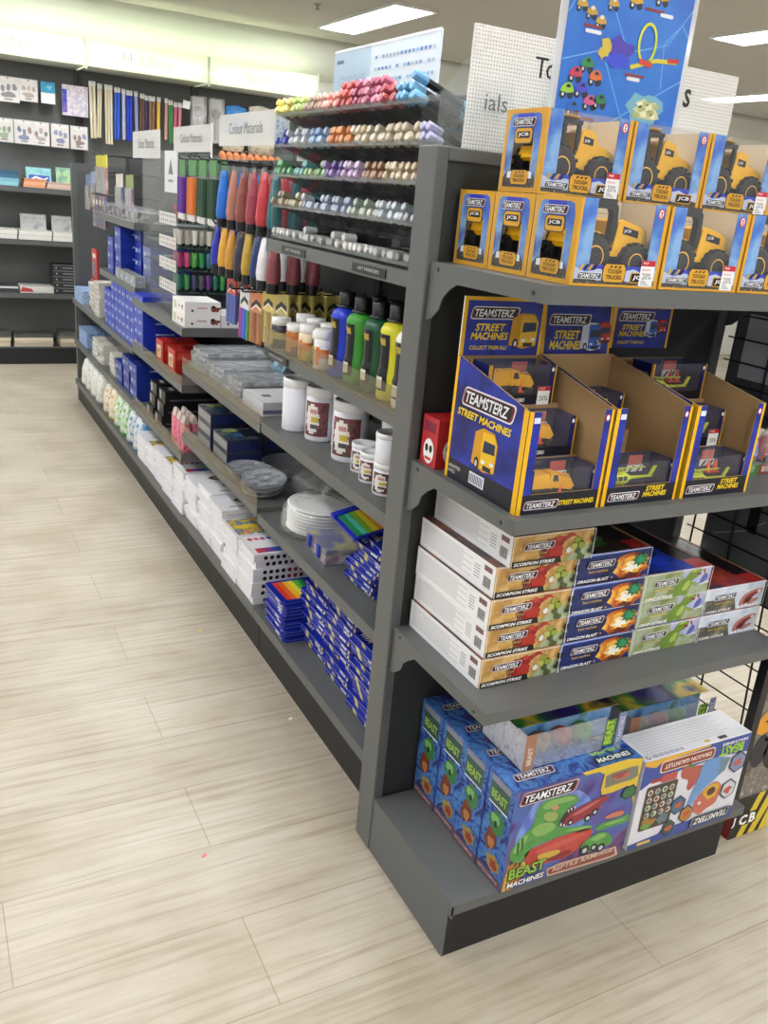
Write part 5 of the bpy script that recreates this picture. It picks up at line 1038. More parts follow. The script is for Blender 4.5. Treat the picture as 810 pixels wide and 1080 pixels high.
t = thing('round_tray', 'clear round plastic tray with rim behind the oval palettes', 'paint palette', (.29, 1.33, ZA2)); MB().lathe([(0, 0), (.085, 0), (.1, .045), (.104, .046), (.104, .043), (.088, .003), (0, .003)], PALM, n=30).build('tray', t)
o = bag_mesh(.09, .12, .07, 8).build('plastic_bag', loc=(.31, 1.1, ZA2+.001)); tag(o, 'crumpled clear bag behind the oval palettes, second bay', 'plastic bag')
t = thing('craft_carton', 'red and brown flat carton under the top case shelf, second bay far end', 'box', (.2, 1.80, ZA2)); MB().box(0, 0, 0, .2, .12, .13, busy(['4a3420', '8a3a34', '3a4a3a', '2a2420'], 14)).build('carton', t)
# ---- second bay: zip sleeves on the shelf above
ZB2 = .8085
SLV = clear('sleeve_plastic', tint='eeeff0', haze=.24, gloss=.55, hazecol='e4e6e8', rough=.1, bump=25)
def sleeve_mesh(h):
    m = MB(); r = .02; d, w = .27, .2
    pr = [(r, 0), (d-r, 0), (d, r), (d, w-r), (d-r, w), (r, w), (0, w-r), (0, r)]
    m.prism(pr, 'z', 0, h, SLV); m.box(.015, .015, h*.2, d-.015, w-.015, h*.8, busy(['c8ccd0', '7c8690', 'e0e4e6', 'a0a8ae', 'c4bac4'], 12)); return m.build('zip_sleeve')
SV = sleeve_mesh(.02)
for s, (y, n, x) in enumerate(((1.72, 4, .075), (1.515, 3, .078), (1.31, 3, .08))):
    for k in range(n): inst(SV, (x+R5.uniform(-.006, .006), y+R5.uniform(-.006, .006), ZB2+k*.0204), f'clear zip sleeve with grey contents, {ordn(k+1)} from the bottom, {["far", "middle", "near"][s]} pile', 'plastic sleeve', 'clear zip sleeves in the second bay', rz=R5.uniform(-.05, .05))
m = MB(); m.box(0, 0, 0, .25, .2, .045, P('c4c4c8', .4)); T = m.face((0, .2, .045), (0, -1, 0), (1, 0, 0)); T.rect(.006, .006, .194, .244, P('d8d9dc'), 1); T.rect(.09, .03, .12, .06, P('4a4a50'), 2); E_ = m.face((0, 0, 0), (1, 0, 0), (0, 0, 1)); E_.rect(.0, .008, .25, .02, P('6a688a'), 1)
o = m.build('sketch_box', loc=(.085, 1.085, ZB2)); tag(o, 'pale grey flat box with dark square print, at the near end of the zip sleeves', 'box')
o = bag_mesh(.07, .09, .085, 5).build('plastic_bag', loc=(.33, 1.24, ZB2+.05)); tag(o, 'crumpled clear bag with yellow scraps behind the zip sleeves', 'plastic bag'); 
m = MB(); m.prism([(0, 0), (.07, .12), (.075, .12), (.006, 0)], 'y', 0, .12, P('5a86a8', .3)); F = m.face((0, .12, 0), (0, -1, 0), (.07, 0, .12)); F.rect(.008, .01, .112, .13, busy(['3a6a98', 'a8c4d8', '4a8a6a', '2a3a6a'], 22), 1); o = m.build('craft_card', loc=(.29, 1.45, ZB2+.0615)); tag(o, 'blue green picture card leaning behind the zip sleeves', 'card')

# ---- pegs and hanging packs of the second bay
PEG = P('2a2b2d', .35, .6); PB2 = [o for o in bpy.data.objects if o.name == 'gondola_bay.001'][0]
def peg(y, z, x0=.09):
    m = MB(); m.tube([(XB, y-PB2.location.y, z), (x0, y-PB2.location.y, z), (x0-.008, y-PB2.location.y, z+.012)], .0028, PEG); m.box(XB-.006, y-.012-PB2.location.y, z-.02, XB, y+.012-PB2.location.y, z+.012, PEG); m.build('peg_hook', PB2)
def tubepack(w, h, tubes, card, cols, name='tube'):
    m = MB(); m.box(-.002, -w/2, -h*.2, .002, w/2, .012, P(card, .4)); m.box(-.0015, -w/2, -h, -.0005, w/2, -h*.2, FILM)
    n = tubes; sp = w/n
    for k in range(n):
        y = -w/2+sp*(k+.5); r = sp*.44; c = P(cols[k % len(cols)], .3)
        m.cyl((.0, y, -h*.97), (.0, y, -h*.86), r*.7, P('e8e6e2', .35), n=10); m.cyl((0, y, -h*.86), (0, y, -h*.24), r, c, n=10)
    return m
def hang(mesh, name, y, z, xs, label, cat, group, tilt=.0):
    for k, x in enumerate(xs): inst(mesh, (x, y, z-.014), f'{label}, {"front" if k == 0 else ordn(k+1)} on its peg' if len(xs) > 1 else label, cat, group, rot=(R5.uniform(-.03, .03), tilt, R5.uniform(-.08, .08)))
GCARD = '4a8a4a'
# tall tube sets with green cards
for y, cols, lb in ((2.13, ['5a2a8a', '6a3a9a'], 'purple'), (1.985, ['d8702a', 'e0803a'], 'orange'), (1.85, ['2a4a34', '34543c'], 'dark green'), (1.72, ['22402c', '2c4c36'], 'blackish green')):
    pm = tubepack(.095, .215, 3, GCARD, cols).build('pencil_pack')
    hang(pm, 'p', y, 1.575, (.10, .135), f'{lb} pencil set with green card hanging above the acrylic stand', 'pencil pack', 'hanging pencil sets')
    if y < 1.93: peg(y, 1.575)
    else:
        PB3 = [o for o in bpy.data.objects if o.name == 'gondola_bay.002'][0]; m = MB(); yy = y-PB3.location.y; m.tube([(XB, yy, 1.575), (.09, yy, 1.575), (.082, yy, 1.587)], .0028, PEG); m.build('peg_hook', PB3)
def bigtube(col, capc='1a1a1e', h=.19):
    m = MB(); c = P(col, .25); w = .034
    secs = [(0, .021, .021), (.02, .024, .024), (h*.45, .018, .027), (h*.72, .008, .029), (h*.82, .0018, .030)]
    for (z0, a0, b0), (z1, a1, b1) in zip(secs[:-1], secs[1:]):
        A = [(a0*math.cos(t_), b0*math.sin(t_), -h+.03+z0) for t_ in [2*PI*i/14 for i in range(14)]]; B = [(a1*math.cos(t_), b1*math.sin(t_), -h+.03+z1) for t_ in [2*PI*i/14 for i in range(14)]]
        m.add(A+B, [(i, (i+1) % 14, 14+(i+1) % 14, 14+i) for i in range(14)], c, True)
    m.cyl((0, 0, -h), (0, 0, -h+.032), .020, P(capc, .3), n=14); m.box(-.001, -.02, -.03, .001, .02, .012, FILM); return m
for y, col, lb in ((1.60, '2a70d0', 'bright blue'), (1.49, 'b0786a', 'pinkish brown'), (1.39, '8a4a44', 'brown'), (1.29, '9a4450', 'dark rose'), (1.19, 'c04048', 'red'), (1.09, '1f6a70', 'teal')):
    pm = bigtube(col).build('paint_tube'); peg(y, 1.56); hang(pm, 't', y, 1.56, (.10, .165, .23), f'{lb} paint tube hanging cap down, upper peg row', 'paint tube', 'hanging paint tubes')
for y, col, lb in ((1.66, '2a34b0', 'deep blue'), (1.575, 'd8a23a', 'yellow ochre'), (1.49, 'c8903a', 'tan'), (1.40, '3a3a48', 'charcoal'), (1.32, 'b8983a', 'mustard'), (1.235, '2a3a6a', 'navy'), (1.17, 'e4e4ea', 'white'), (1.08, '8a4a50', 'maroon')):
    pm = bigtube(col, h=.155).build('paint_tube'); peg(y, 1.365); hang(pm, 't', y, 1.365, (.10, .165, .23), f'{lb} paint tube hanging cap down, lower peg row', 'paint tube', 'hanging paint tubes')
def pack_mesh(w, h, top, body, n=5):
    m = MB(); m.box(-.003, -w/2, -h*.34, .003, w/2, .014, P(top, .4))
    F = m.face((-.003, w/2, -h*.34), (0, -1, 0), (0, 0, 1)); F.poly([(w*.1, h*.05), (w*.5, h*.18), (w*.9, h*.1), (w*.9, h*.2), (w*.5, h*.28), (w*.1, h*.15)], P('1a1a1c'), 1); F.poly([(w*.1, h*.02), (w*.5, h*.13), (w*.9, h*.05), (w*.9, h*.1), (w*.5, h*.18), (w*.1, h*.05)], P('e6dfc8'), 1)
    for k in range(n): y = -w/2+w*(k+.5)/n; m.cyl((0, y, -h), (0, y, -h*.34), w/n*.42, P(body[k % len(body)], .35), n=8)
    m.box(-.006, -w/2, -h, -.0055, w/2, -h*.3, FILM); return m
for y, z, top, body, lb in ((1.60, 1.195, 'c02a2a', ['5a68a8', '4a58a0'], 'red topped'), (1.45, 1.165, 'd8d8dc', ['4a9a4a', '2a4ac8', '3a6ad8', '6a4ab0', 'b83a8a'], 'white topped rainbow'), (1.33, 1.17, 'c87848', ['a8683a', 'b87a4a', '8a5230'], 'orange topped'), (1.215, 1.19, 'd0b848', ['c8b060', '8a7a3a', 'a89048'], 'yellow topped'), (1.10, 1.195, 'b8a858', ['6a6a3a', '8a8048'], 'olive topped')):
    pm = pack_mesh(.1, .155, top, body).build('crayon_pack'); peg(y, z); hang(pm, 'p', y, z, (.14, .18, .22, .27, .32), f'{lb} stick pack hanging above the zip sleeves', 'stick pack', 'hanging stick packs')

# ---- small clear signs along the top of the gondola
def topsign(x, y0, y1, z0, z1, label, text, bz=-.02):
    t = thing('shelf_sign', label, 'sign', (x, y0, z0), group='clear signs on top of the gondola'); L_ = y1-y0
    MB().box(0, 0, 0, .003, L_, z1-z0, clear('sign_acrylic', haze=.62, gloss=.3, hazecol='e8e8e6')).build('panel', t)
    m = MB(); F = m.face((0, L_, 0), (0, -1, 0), (0, 0, 1)); F.text(text, L_*.2, (z1-z0)*.36, (z1-z0)*.36, P('3a3c40', .4), 1, w=L_*.6); m.build('lettering', t)
    MB().box(.003, L_/2-.01, bz, XB-x, L_/2+.01, bz+.005, ACRY).build('bracket', t); return t
topsign(.1, 1.115, 1.66, 1.618, 1.715, 'clear sign reading Colour Materials, above the hanging paint tubes', 'Colour Materials')
t = topsign(.1, 1.76, 2.27, 1.60, 1.692, 'clear sign with an orange picture showing through, beyond the Colour Materials sign', 'Colour Materials')
m = MB().box(.0, 1.75-1.76, -.03, .004, 1.762-1.76, .095, P('dedede', .3)); m.build('post', t)
topsign(.088, 2.45, 2.97, 1.575, 1.688, 'farthest clear sign on the gondola, turned pale and hard to read', 'Colour Materials', .036)

# ---- third bay: acrylic stand with tubes, white boxes, red boxes, pink packs
ZW = .9505
t = thing('acrylic_stand', 'tall clear acrylic stand with tiers of small paint tubes, third bay', 'display rack', (.10, 2.20, ZW))
SX, SY, SZ = .29, .63, .655
for x in (0, SX): MB().box(x, 0, 0, x+.004, SY, SZ, clear('stand_clear', haze=.02, gloss=.10)).build('side_panel', t)
MB().box(0, SY-.004, 0, SX, SY, SZ, clear('stand_clear', haze=.02, gloss=.10)).build('back_panel', t)
h_ = MB(); h_.box(0, -.004, SZ-.14, SX, 0, SZ-.02, P('7e8284', .3)); F = h_.face((0, -.004, SZ-.14), (1, 0, 0), (0, 0, 1)); F.text('ACRYLIC', .05, .04, .035, P('6a6e70'), 1, w=.19); h_.box(-.004, 0, SZ-.16, 0, .2, SZ, P('dcdfe0', .3)); A = h_.face((-.004, .2, SZ-.16), (0, -1, 0), (0, 0, 1)); A.poly([(.06, .07), (.14, .07), (.1, .13)], P('6a6e72'), 1); A.rect(.06, .04, .14, .05, P('8a8e92'), 1); h_.build('header_panel', t)
STZ = [.105, .195, .285, .38]
for z in STZ: MB().box(.004, .002, z-.003, SX, SY-.004, z, clear('tier_green', tint='dfeae8', haze=.12, gloss=.2, hazecol='9ab0aa')).build('tier', t)
for k, z in enumerate(STZ):
    m = MB(); m.box(-.003, .02, z-.012, 0, .3, z+.034, P('d4d4d2', .35)); A = m.face((-.003, .3, z-.012), (0, -1, 0), (0, 0, 1))
    for q in range(9):
        for r in range(2): A.ell(.02+q*.03, .014+r*.02, .007, .007, P(R5.choice(['a84a44', '8a5a3a', '5a6a5a', 'b8a8a0', '9a7a78']), .4), 1, 8)
    m.build('label_strip', t)
ST = MB(); ST.lathe([(0, 0), (.007, 0), (.007, .012)], P('1a1a1c', .3), n=10); 
for (z0, a0, b0), (z1, a1, b1) in zip([(.012, .009, .009), (.05, .008, .011), (.07, .001, .012)][:-1], [(.05, .008, .011), (.07, .001, .012)]):
    A = [(b0*math.cos(t_), a0*math.sin(t_), z0) for t_ in [2*PI*i/10 for i in range(10)]]; B = [(b1*math.cos(t_), a1*math.sin(t_), z1) for t_ in [2*PI*i/10 for i in range(10)]]
    ST.add(A+B, [(i, (i+1) % 10, 10+(i+1) % 10, 10+i) for i in range(10)], OWN, True)
ST = ST.build('small_paint_tube')
for r, (z, cols) in enumerate(zip(STZ, (['2a6a5a', '3a3a5a', '6a2a7a', '3a8a4a', '4a4a4e'], ['5aa04a', 'a83a6a', '6a4a8a', '2f8a4a', 'c0407a', 'd84a80', '3a6a78'], ['c8c0b4', 'a89a8a', 'd8d4c8', '8a7a70', 'e0dcd4', 'b0a498'], ['4a9a5a', 'c8b8a0', '3a3a3a', 'a04a4a', 'd8c8a8']))):
    for f_ in range(2):
        for q in range(9): inst(ST, (.115+q*.031, 2.225+f_*.06, ZW+z+.0003), f'small paint tube, {ordn(q+1)} from the left, {"front" if f_ == 0 else "second"} row, {["lowest", "second lowest", "third", "top"][r]} stand tier', 'paint tube', 'small tubes in the acrylic stand', color=cols[(q*3+r) % len(cols)])
def wbox(seed):
    m = MB(); m.box(0, 0, 0, .145, .19, .05, P('eae8e6', .4)); E_ = m.face((0, 0, 0), (1, 0, 0), (0, 0, 1)); E_.ell(.03, .016, .005, .005, P('2a3a7a'), 1); E_.rect(.05, .024, .09, .03, P('c8a0a0'), 1); E_.ell(.122, .024, .018, .012, P('6a4436'), 1, wob=.35, seed=2); E_.ell(.115, .032, .008, .006, P('2a1e1c'), 2); E_.ell(.13, .018, .007, .006, P('a83a3a'), 2)
    S = m.face((0, .19, 0), (0, -1, 0), (0, 0, 1)); S.rect(.02, .01, .06, .04, P('c8c8a0'), 1); S.ell(.15, .025, .012, .01, P('8a5a3a'), 1, wob=.3); S.rect(.08, .02, .12, .03, P('d8b8a8'), 1); return m.build('white_paint_box')
WX = wbox(1)
for k, (x, y, z, lb) in enumerate(((.062, 1.945, 0, 'lower left'), (.064, 1.948, .0503, 'upper left'), (.212, 1.95, 0, 'lower right'))): inst(WX, (x, y, ZW+z), f'white paint box with small brown print, {lb} of the three at the shelf end', 'box', 'white paint boxes, third bay')
ZR = .7225
def rbox():
    m = MB(); m.box(0, 0, 0, .16, .12, .1, P('b8281f', .35)); S = m.face((0, .12, 0), (0, -1, 0), (0, 0, 1)); S.rect(.02, .02, .085, .075, P('e4d8c0'), 1); S.ell(.05, .045, .022, .02, P('c8a03a'), 2, wob=.3); S.ell(.06, .055, .008, .012, P('5a7a3a'), 3, wob=.3); E_ = m.face((0, 0, 0), (1, 0, 0), (0, 0, 1)); E_.rect(.01, .06, .15, .09, P('d84a38'), 1); E_.text('CRAYON', .03, .02, .018, P('f0d8c0'), 1, w=.1); return m.build('red_craft_box')
RB = rbox()
for k, (x, y, lb) in enumerate(((.075, 2.14, 'nearer'), (.075, 2.35, 'farther'))): inst(RB, (x, y, ZR), f'{lb} of two red boxes with cream label, third bay middle shelf', 'box', 'red craft boxes, third bay')
ZP = .4305
PINKM = busy(['d85a80', 'e890a8', 'c83a60', 'f0c0c8'], 50)
def pinkp():
    m = MB(); m.prism([(0, 0), (.03, 0), (.028, .12), (.002, .12)], 'y', 0, .06, PINKM); m.prism([(.002, .12), (.028, .12), (.02, .15), (.01, .15)], 'y', .005, .055, P('c8b8b0', .4)); return m.build('pink_pack')
PK = pinkp()
for k in range(6): inst(PK, (.065+.035*(k % 2), 1.96+.068*(k//2), ZP), f'pink patterned pack, {"front" if k % 2 == 0 else "rear"} row, {ordn(k//2+1)} from the near end of its shelf', 'craft pack', 'pink packs, third bay')
def blackbox():
    m = MB(); m.box(0, 0, 0, .25, .12, .055, P('16171b', .35)); S = m.face((0, .12, 0), (0, -1, 0), (0, 0, 1)); S.rect(.015, .008, .04, .047, P('b8b8ba'), 1); T = m.face((0, .12, .055), (0, -1, 0), (1, 0, 0)); T.rect(.02, .02, .1, .2, P('22242c'), 1); T.rect(.03, .03, .09, .05, P('c8ccd0'), 2); E_ = m.face((0, 0, 0), (1, 0, 0), (0, 0, 1)); E_.rect(.02, .012, .23, .02, P('5a5c66'), 1); return m.build('black_art_box')
BB = blackbox()
for k in range(6): inst(BB, (.07+.008*(k % 3), 2.35+.16*(k//3)-.0*k, ZP+.0553*(k % 3)), f'black art box, {["lowest", "middle", "topmost"][k % 3]} in the {["nearer", "farther"][k//3]} stack, third bay lower shelf', 'box', 'black art boxes, third bay', rz=R5.uniform(-.03, .03))
def bluebox(d, w, h, dots=False, c='1a35b4'):
    m = MB(); m.box(0, 0, 0, d, w, h, P(c, .35)); S = m.face((0, w, 0), (0, -1, 0), (0, 0, 1)); S.rect(w*.12, h*.3, w*.4, h*.6, P('b8c8d8'), 1); S.ell(w*.7, h*.5, w*.12, h*.22, P('7a9ac0'), 1, 8); E_ = m.face((0, 0, 0), (1, 0, 0), (0, 0, 1)); E_.rect(d*.3, h*.45, d*.75, h*.6, P('a8b8e0'), 1); return m.build('blue_carton')
BC = bluebox(.2, .09, .05); n_ = 0
for c in range(10):
    for k in range(5 if c < 8 else 4): inst(BC, (.06, 2.667+c*.094, ZR+(0 if c < 2 else -.0165)+k*.0503), f'small blue carton with pale marks, {ordn(k+1)} from the bottom, {ordn(c+1)} column from the red boxes', 'box', 'blue cartons on the middle shelf', rz=R5.uniform(-.015, .015))
BC2 = bluebox(.2, .15, .062, c='1531a0')
for c in range(4):
    for k in range((3, 4, 4, 3)[c]): inst(BC2, (.085+(.0 if c > 1 else .06), 2.87+c*.2, .9905+k*.0623), f'blue carton, {ordn(k+1)} from the bottom, {ordn(c+1)} stack from the acrylic stand, fourth bay', 'box', 'large blue cartons, fourth bay', rz=R5.uniform(-.02, .02))
GB = bluebox(.05, .11, .05, c='9a9c98')
for k in range(4): inst(GB, (.07, 2.87+k*.12, .9905), f'grey white carton on the shelf front, {ordn(k+1)} from the acrylic stand', 'box', 'grey cartons, fourth bay')
# stacks and packs on the far bays
def wstack(): 
    m = MB(); m.box(0, 0, 0, .2, .15, .028, P('cfcdc4', .45)); S = m.face((0, .15, 0), (0, -1, 0), (0, 0, 1)); S.rect(.01, .008, .09, .014, P('9a9a94'), 1); S.rect(.1, .006, .14, .02, P('b0aa9c'), 1); return m.build('paper_pad')
WS = wstack()
for c in range(2):
    for k in range(7-c): inst(WS, (.07+R5.uniform(-.006, .006), 3.82+c*.18, .7005+k*.0283), f'grey white pad, {ordn(k+1)} from the bottom, {["nearer", "farther"][c]} stack, farthest bay', 'pad', 'pads in the farthest bay', rz=R5.uniform(-.04, .04))
def thinpack(col, w=.1, h=.2):
    m = MB(); m.box(-.006, -w/2, 0, .006, w/2, h, P(col, .35)); F = m.face((-.006, w/2, 0), (0, -1, 0), (0, 0, 1)); F.rect(w*.15, h*.1, w*.85, h*.6, busy(['8a8a98', '3a4a6a', 'c8b8a8'], 40), 1); F.rect(w*.2, h*.7, w*.8, h*.85, P('e0dcd4'), 1); return m
o = thinpack('c02a28', .16, .17)
o = o.build('red_card_pack'); 
for k, (y, lb) in enumerate(((4.04, 'nearer'), (4.22, 'farther'))): inst(o, (.09+.02*k, y, .7005+.0283*(7 if k == 0 else 6)*(1 if k == 0 else 0)+(.0 if k == 0 else 0)), f'{lb} red card pack standing by the grey pads, farthest bay', 'craft pack', 'red card packs, farthest bay')
o = MB().box(0, 0, 0, .15, .3, .08, busy(['5a80c0', 'a8c0e0', '3a5aa8'], 30)).build('blue_white_pack', loc=(.06, 4.36, .7005)); tag(o, 'blue and white pack at the far end of the middle shelf', 'craft pack')
BD_ = bluebox(.22, .16, .06, c='16308f')
for c in range(3):
    for k in range((3, 3, 2)[c]): inst(BD_, (.07, 2.86+c*.18, ZP+k*.0603), f'blue art box, {ordn(k+1)} from the bottom, {ordn(c+1)} lower shelf stack of the fourth bay', 'box', 'blue art boxes, fourth bay', rz=R5.uniform(-.04, .04))
for c in range(3):
    for k in range(4): inst(WS, (.075+R5.uniform(-.008, .008), 3.45+c*.19 if c < 1 else 3.62+(c-1)*.0+.18*c-.02, ZP+k*.0283), f'grey white pad, {ordn(k+1)} from the bottom, {ordn(c+1)} lower stack, toward the farthest bay', 'pad', 'pads on the lower shelf', rz=R5.uniform(-.06, .06))
o = MB().box(0, 0, 0, .15, .3, .1, busy(['4a70b8', '9ab4d8', '2a4a98'], 30)).build('blue_white_pack', loc=(.07, 4.3, ZP)); tag(o, 'blue and white pack at the far end of the lower shelf', 'craft pack')
# base shelf of the far bays: white sets, clay bags
ZD3 = .1585
for s, y in enumerate((1.945, 2.12, 2.295, 2.47, 2.645)):
    for k in range((7, 6, 6, 5, 5)[s]): inst(WB[('rain', 'busy', 'face', 'busy', 'face')[s]], (.062+R5.uniform(-.006, .006), y, ZD3+k*.0264), f'white art set box, {ordn(k+1)} from the bottom, {ordn(s+1)} base stack of the third bay', 'art set', 'white sets on the base shelf, third bay', rz=R5.uniform(-.02, .02))
def claybag(col, w=.16, h=.17):
    m = MB(); m.lathe([(0, 0), (.05, 0), (.062, .02), (.058, .1), (.045, .15), (.02, .17), (.03, .19)], busy([col, col, 'e8e8e0', col], 26, rough=.25), n=14, sx=1.2); return m.build('clay_bag')
CB = {}
for k, (y, col, lb) in enumerate(((2.90, '4a90c8', 'light blue bag'), (3.05, '4a8ab8', 'second light blue bag'), (3.22, '5ab84a', 'green bag'), (3.38, '6ac050', 'second green bag'), (3.54, 'd8b83a', 'yellow bag'), (3.70, 'd8a03a', 'orange yellow bag'), (3.95, 'c8c8c4', 'white bag'), (4.12, 'd0d0cc', 'second white bag'), (4.29, 'b8bab8', 'third white bag'), (4.46, 'd4d4d0', 'fourth white bag'))):
    inst(claybag(col), (.14, y, ZD3), f'{lb} of craft clay on the base shelf, far bays', 'craft bag', 'craft clay bags on the base shelf', scale=1.15)
# top shelf of the far bays: hanging packs and small tubs
PB4 = [o for o in bpy.data.objects if o.name == 'gondola_bay.003'][0]; PB5 = [o for o in bpy.data.objects if o.name == 'gondola_bay.004'][0]
def pegx(par, y, z): MB().tube([(XB, y-par.location.y, z), (.1, y-par.location.y, z), (.094, y-par.location.y, z+.01)], .0028, PEG).build('peg_hook', par)
hp = []
for k, (y, z, c, lb) in enumerate(((3.2, 1.50, '8a9a5a', 'green beige'), (3.45, 1.50, 'd8cfc4', 'cream'), (3.85, 1.59, 'd8d02a', 'bright yellow'), (4.02, 1.59, 'd0c83a', 'second yellow'), (4.2, 1.50, '8a98b8', 'pale blue'), (4.38, 1.48, '6a78a0', 'slate blue'))):
    pegx(PB4 if y < 3.77 else PB5, y, z); o = MB(); o.box(-.002, -.08, -.05, .002, .08, .014, P(c, .4)); o.box(-.008, -.075, -.19, .004, .075, -.05, busy([c, 'c8b8b8', ['7a5a78', '5a6a88', 'a86a5a'][k % 3], 'd8c8c0'], 16, detail=1)); o.box(-.0095, -.078, -.19, -.009, .078, -.05, BAG); o = o.build('hanging_pack')
    tag(o, f'hanging pack with {lb} header card, far bays', 'craft pack', 'hanging packs in the far bays'); o.location = (.12, y, z-.014)
for k in range(5):
    t = thing('trinket_box', f'small clear trinket box on the upper far shelf, {ordn(k+1)} from the acrylic stand', 'box', (.08+.01*(k % 2), 2.87+k*.175, 1.2905), group='trinket boxes on the upper far shelf')
    MB().box(.004, .004, .001, .106, .136, .045, busy([['8a3a44', 'a8885a', '5a3a6a', '3a4a44'][k % 4], 'd0c4b8', '1a1a1c', ['8a3a50', '3a2a3a', 'b07048'][k % 3]], 24, detail=1)).build('contents', t); MB().box(0, 0, 0, .11, .14, .06, clear('case_plastic', haze=.12, gloss=.3)).build('case', t)
for k in range(4):
    y = 3.82+k*.1; pegx(PB5, y, 1.375); o = thinpack(['7a6a88', '8a6a50', '5a5a80', 'a89080'][k], .085, .18).build('card_pack'); tag(o, f'narrow card pack hanging in the farthest bay, {ordn(k+1)} from the blue cartons', 'craft pack', 'card packs in the farthest bay'); o.location = (.11, y, 1.195)
# ------------------------------------------------------------------ far wall shelving with lit header signs
WYF, WYB = 5.95, 6.30
def translucent(name, h):
    m, t, n, b = newmat(name); n.remove(b); d = n.new('ShaderNodeBsdfDiffuse'); tr = n.new('ShaderNodeBsdfTranslucent'); mx = n.new('ShaderNodeMixShader'); mx.inputs[0].default_value = .75
    d.inputs[0].default_value = lin(h); tr.inputs[0].default_value = lin(h); t.links.new(d.outputs[0], mx.inputs[1]); t.links.new(tr.outputs[0], mx.inputs[2]); t.links.new(mx.outputs[0], n['Material Output'].inputs[0]); return m
FROST = translucent('frosted_sign', 'f6faee'); TUBE = emit('sign_tube', 'f2ffdc', TUBEP)
WX0 = [-.541, .384, 1.309, 2.234]
for k in range(3):
    x0 = WX0[k]; L_ = .925
    u = thing('wall_shelving_unit', f'{["leftmost dark wall shelving unit with books and hanging stickers", "middle dark wall shelving unit with hanging tubes", "dark wall shelving unit under the Sports sign"][k]}', 'shelving unit', (x0, 0, 0), group='wall shelving units')
    MB().box(.002, WYB, .0, L_-.002, WYB+.03, 2.225, P('646764', .5)).build('back_panel', u)
    for xx in (.0015, L_-.0275): MB().box(xx, WYB-.02, 0, xx+.026, WYB, 2.225, P('3e4141', .5)).build('upright', u)
    for z in ((1.345, .962, .56) if k < 2 else ()): 
        s = MB(); s.box(.004, WYF, z-.006, L_-.004, WYB-.0205, z, P('4a4d4d', .45)); s.box(.004, WYF, z-.038, L_-.004, WYF+.004, z-.006, P('565959', .42)); s.build('shelf', u)
    MB().box(.004, WYF, .128, L_-.004, WYB-.0205, .138, P('4a4d4d', .45)).build('base_deck', u); MB().box(.004, WYF+.01, 0, L_-.004, WYF+.02, .128, BLACK).build('kick_plate', u)
    t = thing('header_light_box', ['lit header sign reading Hobbies at the left edge', 'lit header sign reading Hobbies in the middle', 'lit header sign reading Sports'][k], 'sign', (x0, 5.90, 2.226), group='lit header signs')
    MB().box(.012, 0, 0, L_-.012, .003, .176, FROST).build('front_panel', t)
    MB().box(.012, .004, 0, L_-.012, .42, .004, P('eef2e4', .5)).build('base_tray', t)
    MB().cyl((.03, .075, .08), (L_-.03, .075, .08), .013, TUBE, n=10).build('light_tube', t)
    m = MB(); F = m.face((0, 0, 0), (1, 0, 0), (0, 0, 1)); F.text('Hobbies' if k < 2 else 'Sports', .27 if k < 2 else .30, .055 if k < 2 else .045, .075, P('7c807a', .5), 1, w=.36 if k < 2 else .3, bold=-.018); m.build('lettering', t)
    for xx in (-.006, L_-.006):
        if xx > 0 or k == 0: MB().box(xx, -.012, -.02, xx+.012, .02, .19, P('c6cabc', .4)).build('bracket', t)
G6 = random.Random(3)
def whook(x, z, u): m = MB(); m.tube([(x-u.location.x, WYB, z), (x-u.location.x, 6.12, z)], .003, PEG); m.build('peg_hook', u)
UN = [o for o in bpy.data.objects if o.name.startswith('wall_shelving_unit')]
def unit(x): return [u for u in UN if u.location.x <= x][-1] if x >= -.54 else UN[0]
UN.sort(key=lambda o: o.location.x)
def sticker(w, h, cols, seed, kind=0):
    m = MB(); m.box(-w/2, 0, -h, w/2, .012, .0, P('e4dfda', .35)); F = m.face((-w/2, 0, -h), (1, 0, 0), (0, 0, 1)); r = random.Random(seed)
    if kind == 0:
        for q in range(3): F.ell(w*(.25+.27*q), h*(.55+.08*r.uniform(-1, 1)), w*.11, h*.13, P(r.choice(cols), .4), 1, 10, wob=.25, seed=seed+q)
        F.ell(w*.5, h*.28, w*.28, h*.12, P(r.choice(cols), .4), 1, 12, wob=.3, seed=seed+7); F.rect(w*.3, h*.08, w*.7, h*.13, P('5a5a62'), 1); F.rect(w*.2, h*.86, w*.8, h*.94, P('f2f0ee'), 1)
    F.ell(w*.5, h*.93, .006, .004, BLK, 2, 8)
    m.box(-w/2-.003, -.003, -h-.003, w/2+.003, -.002, .003, clear('sticker_film', haze=.1, gloss=.3)); return m
k = 0
